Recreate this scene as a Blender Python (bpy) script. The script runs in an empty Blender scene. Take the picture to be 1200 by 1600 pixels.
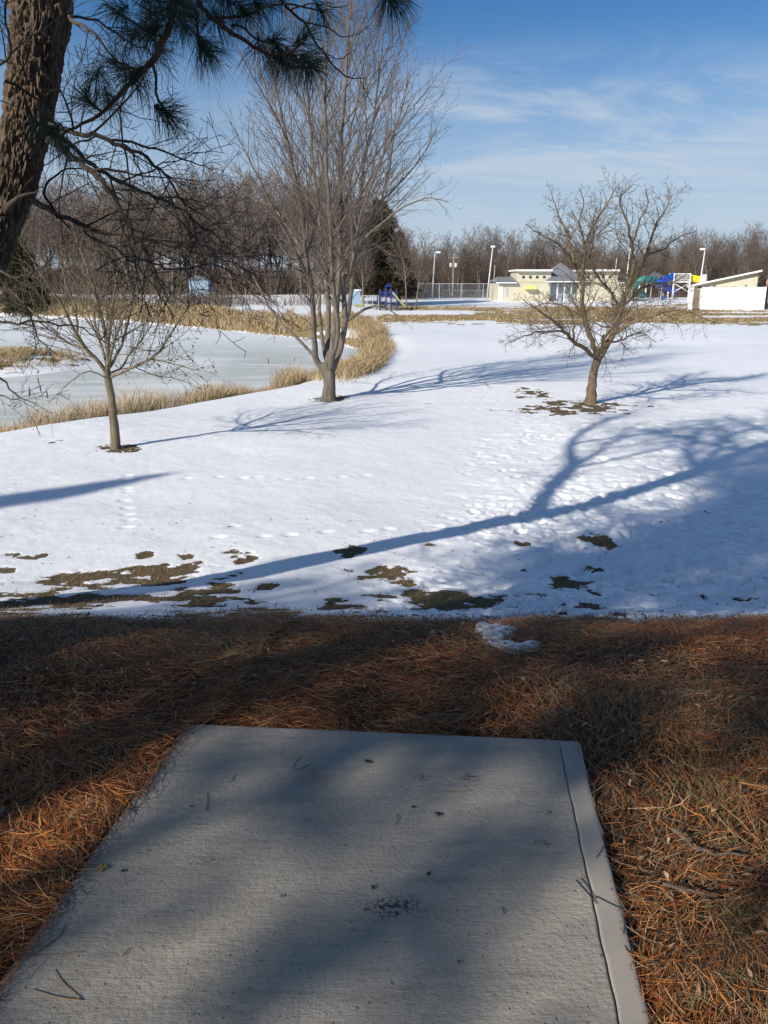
import bpy, math, random
import numpy as np
from mathutils import Vector, Matrix

R = math.radians
rnd = random.Random(7)
nr = np.random.default_rng(11)
scn = bpy.context.scene
COL = scn.collection

# ------------------------------------------------------------------ camera
F_PX, PITCH = 1232.0, math.atan(360 / 1232.0)
cam_d = bpy.data.cameras.new('camera')
cam = bpy.data.objects.new('camera', cam_d)
COL.objects.link(cam)
cam_d.sensor_fit = 'VERTICAL'
cam_d.sensor_height = 24
cam_d.lens = 24 * F_PX / 1600
cam_d.clip_start = 0.05
cam_d.clip_end = 5000
cam.location = (0, 0, 0)
cam.rotation_euler = (math.pi / 2 - PITCH, 0, 0)
scn.camera = cam

# ------------------------------------------------------------------ light
SUN_EL, SUN_AZ = R(28.0), R(224.0)          # azimuth clockwise from +Y, where the sun stands
sd = Vector((math.sin(SUN_AZ) * math.cos(SUN_EL), math.cos(SUN_AZ) * math.cos(SUN_EL), math.sin(SUN_EL)))
sun_d = bpy.data.lights.new('sun', 'SUN')
sun_d.energy = 5.0
sun_d.angle = R(0.8)
sun_d.color = (1.0, 0.925, 0.815)
sun = bpy.data.objects.new('sun', sun_d)
COL.objects.link(sun)
sun.rotation_euler = (-sd).to_track_quat('-Z', 'Y').to_euler()
SKY_STRENGTH = 0.058
scn.view_settings.view_transform = 'Standard'
scn.view_settings.look = 'None'
scn.view_settings.gamma = 1
scn.view_settings.exposure = 0.2
scn.view_settings.use_curve_mapping = False


class NT:
    """small helper around a node tree"""
    def __init__(s, tree):
        s.t = tree; s.n = tree.nodes; s.l = tree.links

    def new(s, typ, **kw):
        n = s.n.new(typ)
        for k, v in kw.items():
            if k == 'ins':
                for a, b in v.items():
                    if isinstance(b, bpy.types.NodeSocket):
                        s.l.new(b, n.inputs[a])
                    else:
                        n.inputs[a].default_value = b
            else:
                setattr(n, k, v)
        return n

    def math(s, op, a, b=0.0, c=None, clamp=False):
        ins = {0: a, 1: b}
        if c is not None: ins[2] = c
        return s.new('ShaderNodeMath', operation=op, use_clamp=clamp, ins=ins).outputs[0]

    def maprange(s, v, a, b, c=0.0, d=1.0, smooth=False):
        n = s.new('ShaderNodeMapRange', ins={0: v, 1: a, 2: b, 3: c, 4: d})
        if smooth: n.interpolation_type = 'SMOOTHSTEP'
        return n.outputs[0]

    def mix(s, f, a, b, blend='MIX'):
        n = s.new('ShaderNodeMix', data_type='RGBA', blend_type=blend)
        for i, v in ((0, f), (6, a), (7, b)):
            if isinstance(v, bpy.types.NodeSocket): s.l.new(v, n.inputs[i])
            else: n.inputs[i].default_value = v if i == 0 else (*v, 1)
        return n.outputs[2]

    def noise(s, vec, scale, detail=4, rough=.55, dist=0.0):
        n = s.new('ShaderNodeTexNoise', ins={'Scale': scale, 'Detail': detail, 'Roughness': rough, 'Distortion': dist})
        if vec is not None: s.l.new(vec, n.inputs['Vector'])
        return n.outputs[0]

    def mapping(s, vec, loc=(0, 0, 0), rot=(0, 0, 0), sc=(1, 1, 1)):
        return s.new('ShaderNodeMapping', ins={0: vec, 1: loc, 2: rot, 3: sc}).outputs[0]

    def ramp(s, f, stops):
        n = s.new('ShaderNodeValToRGB', ins={0: f})
        e = n.color_ramp.elements
        while len(e) < len(stops): e.new(.5)
        for el, (p, c) in zip(e, stops):
            el.position = p; el.color = (*c, 1)
        return n.outputs[0]


world = bpy.data.worlds.new('World')
scn.world = world
world.use_nodes = True
w = NT(world.node_tree)
w.n.clear()
sky = w.new('ShaderNodeTexSky', sky_type='NISHITA')
sky.sun_disc = False
sky.sun_elevation = SUN_EL
sky.sun_rotation = SUN_AZ
sky.air_density = 1.0
sky.dust_density = 0.6
sky.ozone_density = 2.2
tc = w.new('ShaderNodeTexCoord').outputs['Generated']
sep = w.new('ShaderNodeSeparateXYZ', ins={0: tc})
den = w.math('ADD', w.math('MAXIMUM', sep.outputs[2], 0.0), 0.12)
cx = w.math('DIVIDE', sep.outputs[0], den)
cy = w.math('DIVIDE', sep.outputs[1], den)
cv = w.new('ShaderNodeCombineXYZ', ins={0: cx, 1: cy}).outputs[0]
cvs = w.mapping(cv, (3.1, 0.4, 0), (0, 0, R(-32)), (0.62, 1.3, 1))
c1 = w.noise(cvs, 1.25, 8, .62, 1.3)
c2 = w.noise(w.mapping(cv, (0, 2, 0), (0, 0, 0), (.25, .5, 1)), 0.9, 2, .5)
band = w.math('MULTIPLY', w.maprange(sep.outputs[2], 0.02, 0.10, smooth=True), w.maprange(sep.outputs[2], 0.27, 0.17, smooth=True))
side = w.maprange(sep.outputs[0], -0.25, 0.12, .22, 1.0, smooth=True)
cl = w.math('MULTIPLY', w.maprange(c1, .38, .66, smooth=True), w.maprange(c2, .25, .50, .5, 1.0))
cl = w.math('MULTIPLY', w.math('MULTIPLY', cl, band), side)
veil = w.maprange(sep.outputs[2], 0.30, 0.0, 0.0, 0.90, smooth=True)
cl = w.math('MULTIPLY', cl, .72)
clf = w.math('SUBTRACT', 1.0, w.math('MULTIPLY', w.math('SUBTRACT', 1.0, cl), w.math('SUBTRACT', 1.0, veil)), clamp=True)
skc = w.mix(1.0, sky.outputs[0], (0.50, 1.0, 1.45), 'MULTIPLY')
skc = w.mix(clf, skc, (8.2, 9.5, 11.1))
hi = w.maprange(sep.outputs[2], 0.38, 0.85, 0.0, 0.15, smooth=True)          # pale veil overhead, out of view, added for neutral fill light
skc = w.mix(hi, skc, (6.6, 7.0, 7.3))
bg = w.new('ShaderNodeBackground', ins={'Color': skc, 'Strength': SKY_STRENGTH})
wo = w.new('ShaderNodeOutputWorld', ins={0: bg.outputs[0]})


# ------------------------------------------------------------------ camera geometry helpers
CP, SP = math.cos(PITCH), math.sin(PITCH)


def ray(px, py):
    a, b = (px - 600) / F_PX, (800 - py) / F_PX
    return Vector((a, CP + b * SP, -SP + b * CP))


def pt(px, py, Y):
    """world point seen at photo pixel px,py that lies at ground distance Y"""
    d = ray(px, py)
    return d * (Y / d.y)


def ptz(px, py, z):
    d = ray(px, py)
    return d * (z / d.z)


# ------------------------------------------------------------------ numpy noise
def _hash(ix, iy, seed):
    h = (ix * 374761393 + iy * 668265263 + seed * 1442695041) & 0xffffffff
    h = ((h ^ (h >> 13)) * 1274126177) & 0xffffffff
    return ((h ^ (h >> 16)) & 0xffffff) / float(0x1000000)


def vnoise(x, y, seed=0):
    ix = np.floor(x).astype(np.int64); iy = np.floor(y).astype(np.int64)
    fx = x - ix; fy = y - iy
    fx = fx * fx * (3 - 2 * fx); fy = fy * fy * (3 - 2 * fy)
    a = _hash(ix, iy, seed); b = _hash(ix + 1, iy, seed)
    c = _hash(ix, iy + 1, seed); d = _hash(ix + 1, iy + 1, seed)
    return (a * (1 - fx) + b * fx) * (1 - fy) + (c * (1 - fx) + d * fx) * fy


def fbm(x, y, seed=0, octv=4, gain=.5):
    s = 0; a = 1; n = 0
    for o in range(octv):
        s = s + a * vnoise(x * 2 ** o + 17.3 * o, y * 2 ** o - 9.1 * o, seed + o)
        n += a; a *= gain
    return s / n


def sstep(a, b, x):
    t = np.clip((x - a) / (b - a), 0, 1)
    return t * t * (3 - 2 * t)


# ------------------------------------------------------------------ terrain
ICE_Z = -4.0
PROF_Y = np.array([-400, 1.0, 2.9, 3.5, 4.0, 4.5, 5.2, 6.5, 8.0, 12, 17, 24, 45, 72, 90, 120, 200, 900])
PROF_Z = np.array([-1.64, -1.64, -1.645, -1.705, -1.82, -2.02, -2.31, -2.80, -3.12, -3.36, -3.45, -3.5, -3.45, -3.3, -2.9, -2.55, -2.3, -1.6])
yy = np.linspace(-400, 900, 26001)
zz = np.interp(yy, PROF_Y, PROF_Z)
k = np.hanning(15); k /= k.sum()
zz = np.convolve(np.pad(zz, 7, mode='edge'), k, mode='valid')
# pond outline (photo pixel -> ice level)
POND_PX = [(-600, 800), (-150, 707), (0, 678), (100, 662), (200, 648), (330, 626), (420, 612), (490, 590), (530, 575), (572, 556),
           (566, 546), (510, 533), (430, 524), (330, 514), (230, 505), (140, 499), (0, 493), (-500, 490), (-1500, 500)]
POND = [ptz(a, b, ICE_Z) for a, b in POND_PX]
PX_ = np.array([p.x for p in POND]); PY_ = np.array([p.y for p in POND])


def pond_sd(x, y):
    """signed distance to the shore, negative inside"""
    x = np.asarray(x, float); y = np.asarray(y, float)
    d = np.full(x.shape, 1e9); ins = np.zeros(x.shape, bool)
    n = len(PX_)
    for i in range(n):
        ax, ay, bx, by = PX_[i], PY_[i], PX_[(i + 1) % n], PY_[(i + 1) % n]
        ex, ey = bx - ax, by - ay
        t = np.clip(((x - ax) * ex + (y - ay) * ey) / (ex * ex + ey * ey), 0, 1)
        d = np.minimum(d, np.hypot(x - ax - t * ex, y - ay - t * ey))
        cond = ((ay > y) != (by > y))
        xi = ax + (y - ay) / np.where(by == ay, 1e-9, by - ay) * ex
        ins ^= cond & (x < xi)
    return np.where(ins, -d, d)


ISL = ptz(20, 572, ICE_Z)


def island(x, y):
    q = ((x - ISL.x) / 4.5) ** 2 + ((y - ISL.y) / 6.5) ** 2
    return np.exp(-q * 1.2)


def base_z(x, y):
    x = np.asarray(x, float); y = np.asarray(y, float)
    x, y = np.broadcast_arrays(x, y)
    z = np.interp(y, yy, zz)
    amp = sstep(7, 14, y)
    z = z + amp * .16 * (fbm(x * .13, y * .13, 3, 3) - .5) * 2 * (1 - sstep(60, 90, y) * .6)
    z = z + .75 * sstep(92, 112, y) * sstep(.03, -.03, x / np.maximum(y, 1))
    s = pond_sd(x, y)
    bank = sstep(-3.0, 3.4, s)
    z = np.where(s < 3.4, (ICE_Z - .45) * (1 - bank) + z * bank, z)
    z = np.where(s < 0, np.maximum(z, -4.45 + island(x, y) * 1.0), z)
    return z


# snow cover: list of bare spots (photo pixel, width px, height px, strength)
def ground_at(px, py):
    d = ray(px, py)
    lo, hi = 0.5, 400.0
    ts = np.geomspace(.8, 300, 900)
    zz_ = base_z(d.x * ts, d.y * ts)
    f = d.z * ts - zz_
    i = np.argmax(f < 0) if (f < 0).any() else len(ts) - 1
    t0, t1 = ts[max(i - 1, 0)], ts[i]
    for _ in range(20):
        tm = (t0 + t1) / 2
        if d.z * tm < float(base_z(d.x * tm, d.y * tm)): t1 = tm
        else: t0 = tm
    return d * t1


BARE = [(165, 905, 58, 10, .75), (245, 905, 32, 9, .75), (95, 905, 30, 8, .5), (200, 934, 120, 7, .55), (330, 940, 60, 6, .5), (330, 925, 40, 10, .7), (40, 952, 60, 7, .8),
        (545, 862, 26, 10, .8), (610, 900, 42, 13, .9), (660, 930, 50, 12, .55), (765, 936, 60, 9, .75), (730, 945, 50, 8, .8), (938, 850, 20, 7, .8), (932, 892, 18, 8, .8),
        (885, 908, 36, 7, .7), (870, 915, 30, 5, .5), (1110, 850, 26, 6, .45), (1060, 935, 40, 6, .45), (560, 952, 80, 7, .5),
        (830, 612, 26, 6, .9), (868, 632, 16, 8, .8), (895, 632, 26, 5, .6), (925, 633, 15, 5, 1.3), (960, 640, 50, 5, .42), (870, 645, 60, 5, .4), (800, 640, 60, 5, .3),
        (515, 624, 24, 5, 1.5), (180, 702, 28, 6, 1.5), (60, 690, 90, 5, .4), (350, 825, 40, 5, .4), (290, 865, 22, 5, .45), (355, 862, 22, 4, .45)]
rb = random.Random(5)
for _ in range(46):
    BARE.append((rb.uniform(-40, 420), rb.uniform(868, 958), rb.uniform(8, 34), rb.uniform(2.5, 6), rb.uniform(.35, .75)))
for _ in range(40):
    BARE.append((rb.uniform(500, 1230), rb.uniform(800, 958), rb.uniform(6, 18), rb.uniform(2, 4.5), rb.uniform(.3, .65)))
for _ in range(26):
    BARE.append((rb.gauss(900, 80), rb.gauss(640, 9), rb.uniform(6, 18), rb.uniform(1.5, 3), rb.uniform(.3, .6)))
BARE_W = []
for a, b, cw, ch, s_ in BARE:
    g = ground_at(a, b)
    d1 = ground_at(a, b - ch); d2 = ground_at(a, b + ch)
    BARE_W.append((g.x, g.y, cw / F_PX * g.length, max(.5 * (d1.y - d2.y), .12), s_))
G = {}
for nm, q in dict(strip_l=(640, 489), strip_r=(770, 486), br_r=(1200, 500)).items():
    G[nm] = ground_at(*q)


def snow_mask(x, y):
    x = np.asarray(x, float); y = np.asarray(y, float)
    n1 = fbm(x * 1.6, y * 1.6, 21, 5, .55)
    n2 = fbm(x * .5, y * .35, 31, 3)
    n4 = np.clip((fbm(x * 4.2, y * 5.2, 37, 5, .6) - .5) * 2.6 + .5, 0, 1)
    n1 = np.clip((n1 - .5) * 1.8 + .5, 0, 1)
    edge = 4.22 + .65 * (fbm(x * 1.5, 0 * y + 3, 5, 4) - .5) - .25 * sstep(-1.5, -3, x)
    m = sstep(edge - .05, edge + .12, y)                     # snow begins past the crest
    v = np.ones_like(x) * 1.15
    trans = sstep(9.0, 5.0, y)
    v = v - trans * (.95 - .35 * sstep(.8, 3.0, x)) * sstep(.50, .80, n4 * .55 + n1 * .45)
    for gx, gy, sx, sy, s_ in BARE_W:
        q = ((x - gx) / (sx * 1.0)) ** 2 + ((y - gy) / (sy * 1.1)) ** 2
        v = v - s_ * 1.75 * np.exp(-q * .75) * (.12 + 1.0 * n4) * (.6 + .8 * n1)
    # shore
    s = pond_sd(x, y)
    v = v - 1.2 * sstep(1.5, .6, s + .5 * (n1 - .5)) * (s > -.2)
    # far dead lawn
    az = x / np.maximum(y, 1)
    right = sstep(-.05, .03, az)
    lawn = sstep(65, 70, y + 9 * (n2 - .5) + 6 * np.clip(az, 0, 1) + 5 * (n1 - .5))
    strip = sstep(79, 80.5, y + 2 * (n2 - .5)) * sstep(88, 86, y + 2 * (n2 - .5)) * sstep(.16, .06, az)
    lawn = lawn * (1 - strip) * sstep(99, 95, y - 9 * sstep(.3, .4, az))
    patch = sstep(.60, .66, fbm(x * .14, y * .4, 77, 4))
    lawn = lawn * (1 - .9 * patch)
    v = v - 1.3 * lawn * right
    # far bank of the pond
    far = (y > 60) & (s > 0)
    v = v - np.where(far, 1.2 * sstep(9, 5, s) * (1 - right), 0)
    far2 = sstep(104, 124, y) * (1 - right)
    v = v - far2 * sstep(.46, .6, fbm(x * .05, y * .12, 91, 3))
    v = v - 1.1 * sstep(122, 142, y)
    out = m * sstep(.18, .82, v)
    isl = island(x, y)
    out = np.where(s < 0, np.where(isl > .5, sstep(.62, .52, fbm(x * 1.1, y * .9, 9, 4)), 1), out)
    return out


def dents(x, y):
    """trodden snow: jittered elliptical dents"""
    tot = np.zeros_like(x)
    for (cs, seed, prob, dep) in ((.47, 1, .55, .045), (.29, 2, .35, .030), (.17, 3, .3, .018)):
        gx, gy = x / cs, y / cs
        ix = np.floor(gx).astype(np.int64); iy = np.floor(gy).astype(np.int64)
        for dx in (-1, 0, 1):
            for dy in (-1, 0, 1):
                jx, jy = ix + dx, iy + dy
                px = (jx + _hash(jx, jy, seed * 7)) * cs
                py = (jy + _hash(jx, jy, seed * 7 + 1)) * cs
                on = _hash(jx, jy, seed * 7 + 2) < prob
                a = _hash(jx, jy, seed * 7 + 3) * 3.14
                ca, sa = np.cos(a), np.sin(a)
                u = (x - px) * ca + (y - py) * sa; v = -(x - px) * sa + (y - py) * ca
                q = np.sqrt((u / (.36 * cs)) ** 2 + (v / (.17 * cs)) ** 2)
                tot += on * (-dep * sstep(1.15, .55, q) + dep * .12 * np.exp(-((q - 1.4) / .3) ** 2))
    return tot


TRAIL = []
for i in range(9):
    TRAIL.append(ground_at(198 + rnd.uniform(-4, 4) + (i % 2) * 4, 828 - i * 11 + rnd.uniform(-4, 4)))
for i in range(8):
    TRAIL.append(ground_at(290 + i * 40 + rnd.uniform(-12, 12), 750 - i * .5 + rnd.uniform(-3, 3)))
for i in range(6):
    TRAIL.append(ground_at(355 + i * 52 + rnd.uniform(-16, 16), 843 - i * 3 + rnd.uniform(-3, 3)))
for i in range(26):
    TRAIL.append(ground_at(745 + 30 * math.sin(i * 2.1) + i * 1.5, 640 - i * 2.2 + rnd.uniform(-3, 3)))


def full_z(x, y, mask=None):
    x = np.asarray(x, float); y = np.asarray(y, float)
    if mask is None: mask = snow_mask(x, y)
    z = base_z(x, y)
    near = sstep(60, 25, y)
    th = (.010 + .006 * sstep(6, 9, y)) * mask * sstep(70, 50, y)
    tread = sstep(-.5, 2.2, x - .16 * (y - 8)) * sstep(27, 14, y) * sstep(4.1, 4.9, y)
    tread = tread * (.35 + .65 * sstep(.25, .5, fbm(x * .55, y * .55, 67, 3)))
    tread = tread * (1 + 1.5 * sstep(14, 8, y))
    tread = np.maximum(tread, .05 * sstep(30, 24, y)) * (.55 + .9 * fbm(x * .4, y * .4, 66, 2))
    z = z + th + mask * near * (tread * dents(x, y) + .028 * (fbm(x * 1.3, y * 1.3, 41, 4) - .5) * (1 + tread))
    z = z + mask * near * .035 * (fbm(x * 4.5, y * 4.5, 43, 4, .6) - .5) * (.22 + 1.5 * tread)
    z = z + mask * near * tread * .028 * (fbm(x * 10, y * 10, 46, 3) - .5)
    z = z + (1 - mask) * .03 * (fbm(x * 5, y * 5, 44, 3) - .5) * near
    for g in TRAIL:
        q = np.sqrt(((x - g.x) / .11) ** 2 + ((y - g.y) / .09) ** 2)
        z = z + mask * (-.020 * sstep(1.2, .3, q) + .002 * np.exp(-((q - 1.45) / .3) ** 2))
    return z


def make_mesh(name, verts, faces_flat, fsize, mat=None, smooth=True):
    me = bpy.data.meshes.new(name)
    verts = np.ascontiguousarray(verts, dtype=np.float32)
    nf = len(faces_flat) // fsize
    me.vertices.add(len(verts)); me.vertices.foreach_set('co', verts.ravel())
    me.loops.add(nf * fsize); me.loops.foreach_set('vertex_index', np.ascontiguousarray(faces_flat, dtype=np.int32))
    me.polygons.add(nf)
    me.polygons.foreach_set('loop_start', np.arange(0, nf * fsize, fsize, dtype=np.int32))
    me.polygons.foreach_set('loop_total', np.full(nf, fsize, dtype=np.int32))
    me.polygons.foreach_set('use_smooth', np.full(nf, smooth, dtype=bool))
    me.update(calc_edges=True)
    if mat: me.materials.append(mat)
    return me


def link(name, me, parent=None):
    o = bpy.data.objects.new(name, me)
    COL.objects.link(o)
    if parent: o.parent = parent
    return o


def tag(o, label=None, cat=None, group=None, kind=None):
    if label: o['label'] = label
    if cat: o['category'] = cat
    if group: o['group'] = group
    if kind: o['kind'] = kind
    return o


def thing(name, label, cat, loc=(0, 0, 0), group=None):
    o = bpy.data.objects.new(name, None)
    COL.objects.link(o)
    o.location = loc
    o.empty_display_size = .3
    return tag(o, label, cat, group)


def mat(name):
    m = bpy.data.materials.new(name)
    m.use_nodes = True
    t = NT(m.node_tree)
    b = [n for n in t.n if n.type == 'BSDF_PRINCIPLED'][0]
    return m, t, b


def setp(b, t, **kw):
    names = dict(color='Base Color', rough='Roughness', normal='Normal', metal='Metallic', spec='Specular IOR Level', alpha='Alpha')
    for k_, v in kw.items():
        s = b.inputs[names[k_]]
        if isinstance(v, bpy.types.NodeSocket): t.l.new(v, s)
        elif k_ == 'color': s.default_value = (*v, 1)
        else: s.default_value = v


def simple(name, c, rough=.7, var=.12, scale=3.0, bump=.0, metal=0, spec=.4):
    m, t, b = mat(name)
    co = t.new('ShaderNodeTexCoord').outputs['Object']
    n = t.noise(co, scale, 5, .6)
    col = t.mix(n, tuple(x * (1 - var * 1.6) for x in c), tuple(min(1, x * (1 + var * 1.6)) for x in c))
    setp(b, t, color=col, rough=rough, metal=metal, spec=spec)
    if bump:
        bp = t.new('ShaderNodeBump', ins={'Strength': bump, 'Height': n}); bp.inputs['Distance'].default_value = .02
        t.l.new(bp.outputs[0], b.inputs['Normal'])
    return m


def bark(name, c1, c2, scale=6.0, bump=.6, dist=.02):
    m, t, b = mat(name)
    co = t.new('ShaderNodeTexCoord').outputs['Object']
    st = t.mapping(co, sc=(1, 1, .22))
    n = t.noise(st, scale, 6, .65, .3)
    n2 = t.noise(co, 1.3, 3)
    col = t.mix(t.maprange(n, .32, .68), c1, c2)
    col = t.mix(t.math('MULTIPLY', n2, .4), col, tuple(x * .6 for x in c1))
    setp(b, t, color=col, rough=.9, spec=.2)
    bp = t.new('ShaderNodeBump', ins={'Strength': bump, 'Height': n}); bp.inputs['Distance'].default_value = dist
    t.l.new(bp.outputs[0], b.inputs['Normal'])
    return m


def island_mat(name, stops, rough=.7, spec=.3, trans=False):
    m, t, b = mat(name)
    g = t.new('ShaderNodeNewGeometry').outputs['Random Per Island']
    setp(b, t, color=t.ramp(g, stops), rough=rough, spec=spec)
    return m


# ---- ground material
def ground_material():
    m, t, b = mat('snow_and_ground')
    at = t.new('ShaderNodeAttribute', attribute_name='snow').outputs['Fac']
    co = t.new('ShaderNodeTexCoord').outputs['Object']
    sp = t.new('ShaderNodeSeparateXYZ', ins={0: co})
    fine = t.noise(co, 11, 8, .72)
    fac = t.maprange(t.math('ADD', at, t.math('MULTIPLY', t.math('SUBTRACT', fine, .5), 1.5)), .40, .56)
    big = t.noise(co, .35, 4)
    grit = t.noise(co, 2.2, 6, .7)
    snow = t.mix(t.maprange(grit, .35, .75), (.85, .86, .88), (.93, .935, .95))
    dirt_n = t.noise(t.mapping(co, (4, 3, 1)), 9, 6, .75)
    dirt = t.math('MULTIPLY', t.maprange(dirt_n, .60, .72), t.maprange(big, .38, .58))
    dirt = t.math('MULTIPLY', dirt, t.maprange(sp.outputs[1], 60, 30))
    snow = t.mix(t.math('MULTIPLY', dirt, .7), snow, (.35, .33, .27))
    # bare ground
    gn = t.noise(t.mapping(co, sc=(1, .55, 1)), 26, 6, .7)
    lawn = t.mix(t.maprange(gn, .3, .7), (.060, .044, .025), (.19, .135, .072))
    lawn = t.mix(t.maprange(t.noise(co, 3.0, 4), .52, .7), lawn, (.10, .085, .038))
    needl = t.mix(t.maprange(gn, .3, .7), (.028, .014, .008), (.11, .042, .016))
    farl = t.mix(t.noise(co, .6, 5, .6), (.20, .145, .070), (.40, .30, .15))
    bare = t.mix(t.maprange(sp.outputs[1], 3.9, 4.8), needl, lawn)
    bare = t.mix(t.maprange(sp.outputs[1], 30, 55), bare, farl)
    bare = t.mix(t.maprange(sp.outputs[1], 118, 135), bare, (.10, .075, .05))
    setp(b, t, color=t.mix(fac, bare, snow), rough=t.mix(fac, (.95,) * 3, (.5,) * 3), spec=.25)
    hb = t.math('ADD', t.math('MULTIPLY', t.noise(co, 7, 6, .6), 1.0), t.math('MULTIPLY', gn, t.math('SUBTRACT', 1.0, fac)))
    bp = t.new('ShaderNodeBump', ins={'Strength': .7, 'Height': hb}); bp.inputs['Distance'].default_value = .016
    t.l.new(bp.outputs[0], b.inputs['Normal'])
    return m


def build_ground():
    a_f = np.radians(np.linspace(-33, 33, 521))
    a_r = np.radians(np.linspace(33, 327, 86))[1:-1]
    ang = np.concatenate([a_f, a_r])
    r = np.concatenate([np.geomspace(.35, 3.6, 70)[:-1], np.geomspace(3.6, 30, 520)[:-1], np.geomspace(30, 900, 300)])
    A, Rr = np.meshgrid(ang, r)
    X = Rr * np.sin(A); Y = Rr * np.cos(A)
    M = snow_mask(X, Y)
    Z = full_z(X, Y, M)
    X = X.ravel(); Y = Y.ravel(); Z = Z.ravel()
    nr_, na = A.shape
    V = np.stack([X, Y, Z], 1)
    V = np.vstack([V, [[0, 0, -1.64]]])
    i, j = np.meshgrid(np.arange(nr_ - 1), np.arange(na), indexing='ij')
    j2 = (j + 1) % na
    f = np.stack([i * na + j, i * na + j2, (i + 1) * na + j2, (i + 1) * na + j], -1).reshape(-1)
    me = make_mesh('ground', V, f, 4, ground_material())
    at = me.attributes.new('snow', 'FLOAT', 'POINT')
    at.data.foreach_set('value', np.append(M.ravel(), 0).astype(np.float32))
    o = link('ground', me); tag(o, 'snowy park field sloping down from brown needle covered ground', kind='structure')


build_ground()


def Z(x, y):
    return float(full_z(np.array([x]), np.array([y]))[0])


# ------------------------------------------------------------------ pond ice
def build_ice():
    m, t, b = mat('pond_ice')
    co = t.new('ShaderNodeTexCoord').outputs['Object']
    sp = t.new('ShaderNodeSeparateXYZ', ins={0: co})
    a = t.noise(t.mapping(co, sc=(.5, .8, 1)), .16, 6, .6, .8)
    c = t.noise(t.mapping(co, (7, 1, 0), sc=(.6, 1.2, 1)), .5, 7, .65, .6)
    ice = t.mix(c, (.41, .445, .42), (.60, .615, .585))
    f = t.maprange(t.math('ADD', a, t.math('MULTIPLY', t.math('SUBTRACT', c, .5), .5)), .42, .66)
    cr_n = t.maprange(t.noise(t.mapping(co, (3, 3, 0), sc=(.25, .8, 1)), 1.4, 8, .75, 1.5), .52, .60)
    f = t.math('MAXIMUM', f, t.math('MULTIPLY', cr_n, .45))
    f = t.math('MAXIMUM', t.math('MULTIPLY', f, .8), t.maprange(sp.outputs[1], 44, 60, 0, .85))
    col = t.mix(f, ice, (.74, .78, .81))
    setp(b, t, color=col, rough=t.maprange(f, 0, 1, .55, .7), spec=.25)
    bp = t.new('ShaderNodeBump', ins={'Strength': .25, 'Height': c}); bp.inputs['Distance'].default_value = .04
    t.l.new(bp.outputs[0], b.inputs['Normal'])
    import bmesh
    bm = bmesh.new()
    x0, x1, y0, y1 = min(PX_) - 4, max(PX_) + 3, min(PY_) - 3, max(PY_) + 4
    vs = [bm.verts.new((x, y, ICE_Z)) for x, y in ((x0, y0), (x1, y0), (x1, y1), (x0, y1))]
    bm.faces.new(vs)
    me = bpy.data.meshes.new('pond'); bm.to_mesh(me); bm.free(); me.materials.append(m)
    tag(link('pond', me), 'frozen pond with grey green ice', kind='structure')


build_ice()


# ------------------------------------------------------------------ tubes
def tubes(chains, sides):
    """chains: list of (points list, radii list); returns verts, quads"""
    n = [len(c[0]) for c in chains]
    P = np.array([tuple(p) for c in chains for p in c[0]], float)
    Rd = np.array([r for c in chains for r in c[1]], float)
    cid = np.repeat(np.arange(len(chains)), n)
    N = len(P)
    T = np.zeros_like(P)
    same = cid[1:] == cid[:-1]
    d = P[1:] - P[:-1]
    d[~same] = 0
    T[:-1] += d; T[1:] += d
    T /= np.maximum(np.linalg.norm(T, axis=1, keepdims=True), 1e-9)
    first = np.concatenate([[0], np.cumsum(n)[:-1]])
    last = np.cumsum(n) - 1
    D = P[last] - P[first]
    D /= np.maximum(np.linalg.norm(D, axis=1, keepdims=True), 1e-9)
    ref = np.where(np.abs(D[:, 2:3]) > .75, np.array([[1., .13, 0]]), np.array([[.05, .1, 1.]]))
    ref = ref[cid]
    U = np.cross(T, ref); U /= np.maximum(np.linalg.norm(U, axis=1, keepdims=True), 1e-9)
    W = np.cross(T, U)
    a = np.arange(sides) * 2 * np.pi / sides
    V = P[:, None, :] + Rd[:, None, None] * (U[:, None, :] * np.cos(a)[None, :, None] + W[:, None, :] * np.sin(a)[None, :, None])
    idx = np.nonzero(same)[0]
    k_ = np.arange(sides); k2 = (k_ + 1) % sides
    f = np.stack([idx[:, None] * sides + k_, idx[:, None] * sides + k2, (idx[:, None] + 1) * sides + k2, (idx[:, None] + 1) * sides + k_], -1)
    return V.reshape(-1, 3), f.reshape(-1)


def tube_mesh(name, groups, m, origin=(0, 0, 0)):
    """groups: list of (chains, sides)"""
    Vs, Fs, off = [], [], 0
    for ch, s in groups:
        if not ch: continue
        v, f = tubes(ch, s)
        Vs.append(v); Fs.append(f + off); off += len(v)
    return make_mesh(name, np.vstack(Vs) - np.array(origin), np.concatenate(Fs), 4, m)


def rvec(r=rnd):
    while True:
        v = Vector((r.uniform(-1, 1), r.uniform(-1, 1), r.uniform(-1, 1)))
        if .05 < v.length < 1: return v.normalized()


def smooth_chain(pts, rads, sub=4, wob=0.0, r=rnd):
    """Catmull-Rom through pts"""
    P = [pts[0] * 2 - pts[1]] + list(pts) + [pts[-1] * 2 - pts[-2]]
    op, orr = [], []
    for i in range(1, len(P) - 2):
        for s in range(sub):
            t = s / sub
            a, b, c, d = P[i - 1], P[i], P[i + 1], P[i + 2]
            q = .5 * ((2 * b) + (c - a) * t + (2 * a - 5 * b + 4 * c - d) * t * t + (3 * b - a - 3 * c + d) * t ** 3)
            if wob and (i > 1 or s > 0): q = q + rvec(r) * wob * (c - b).length
            op.append(q); orr.append(rads[i - 1] * (1 - t) + rads[i] * t)
    op.append(pts[-1]); orr.append(rads[-1])
    return op, orr


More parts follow.
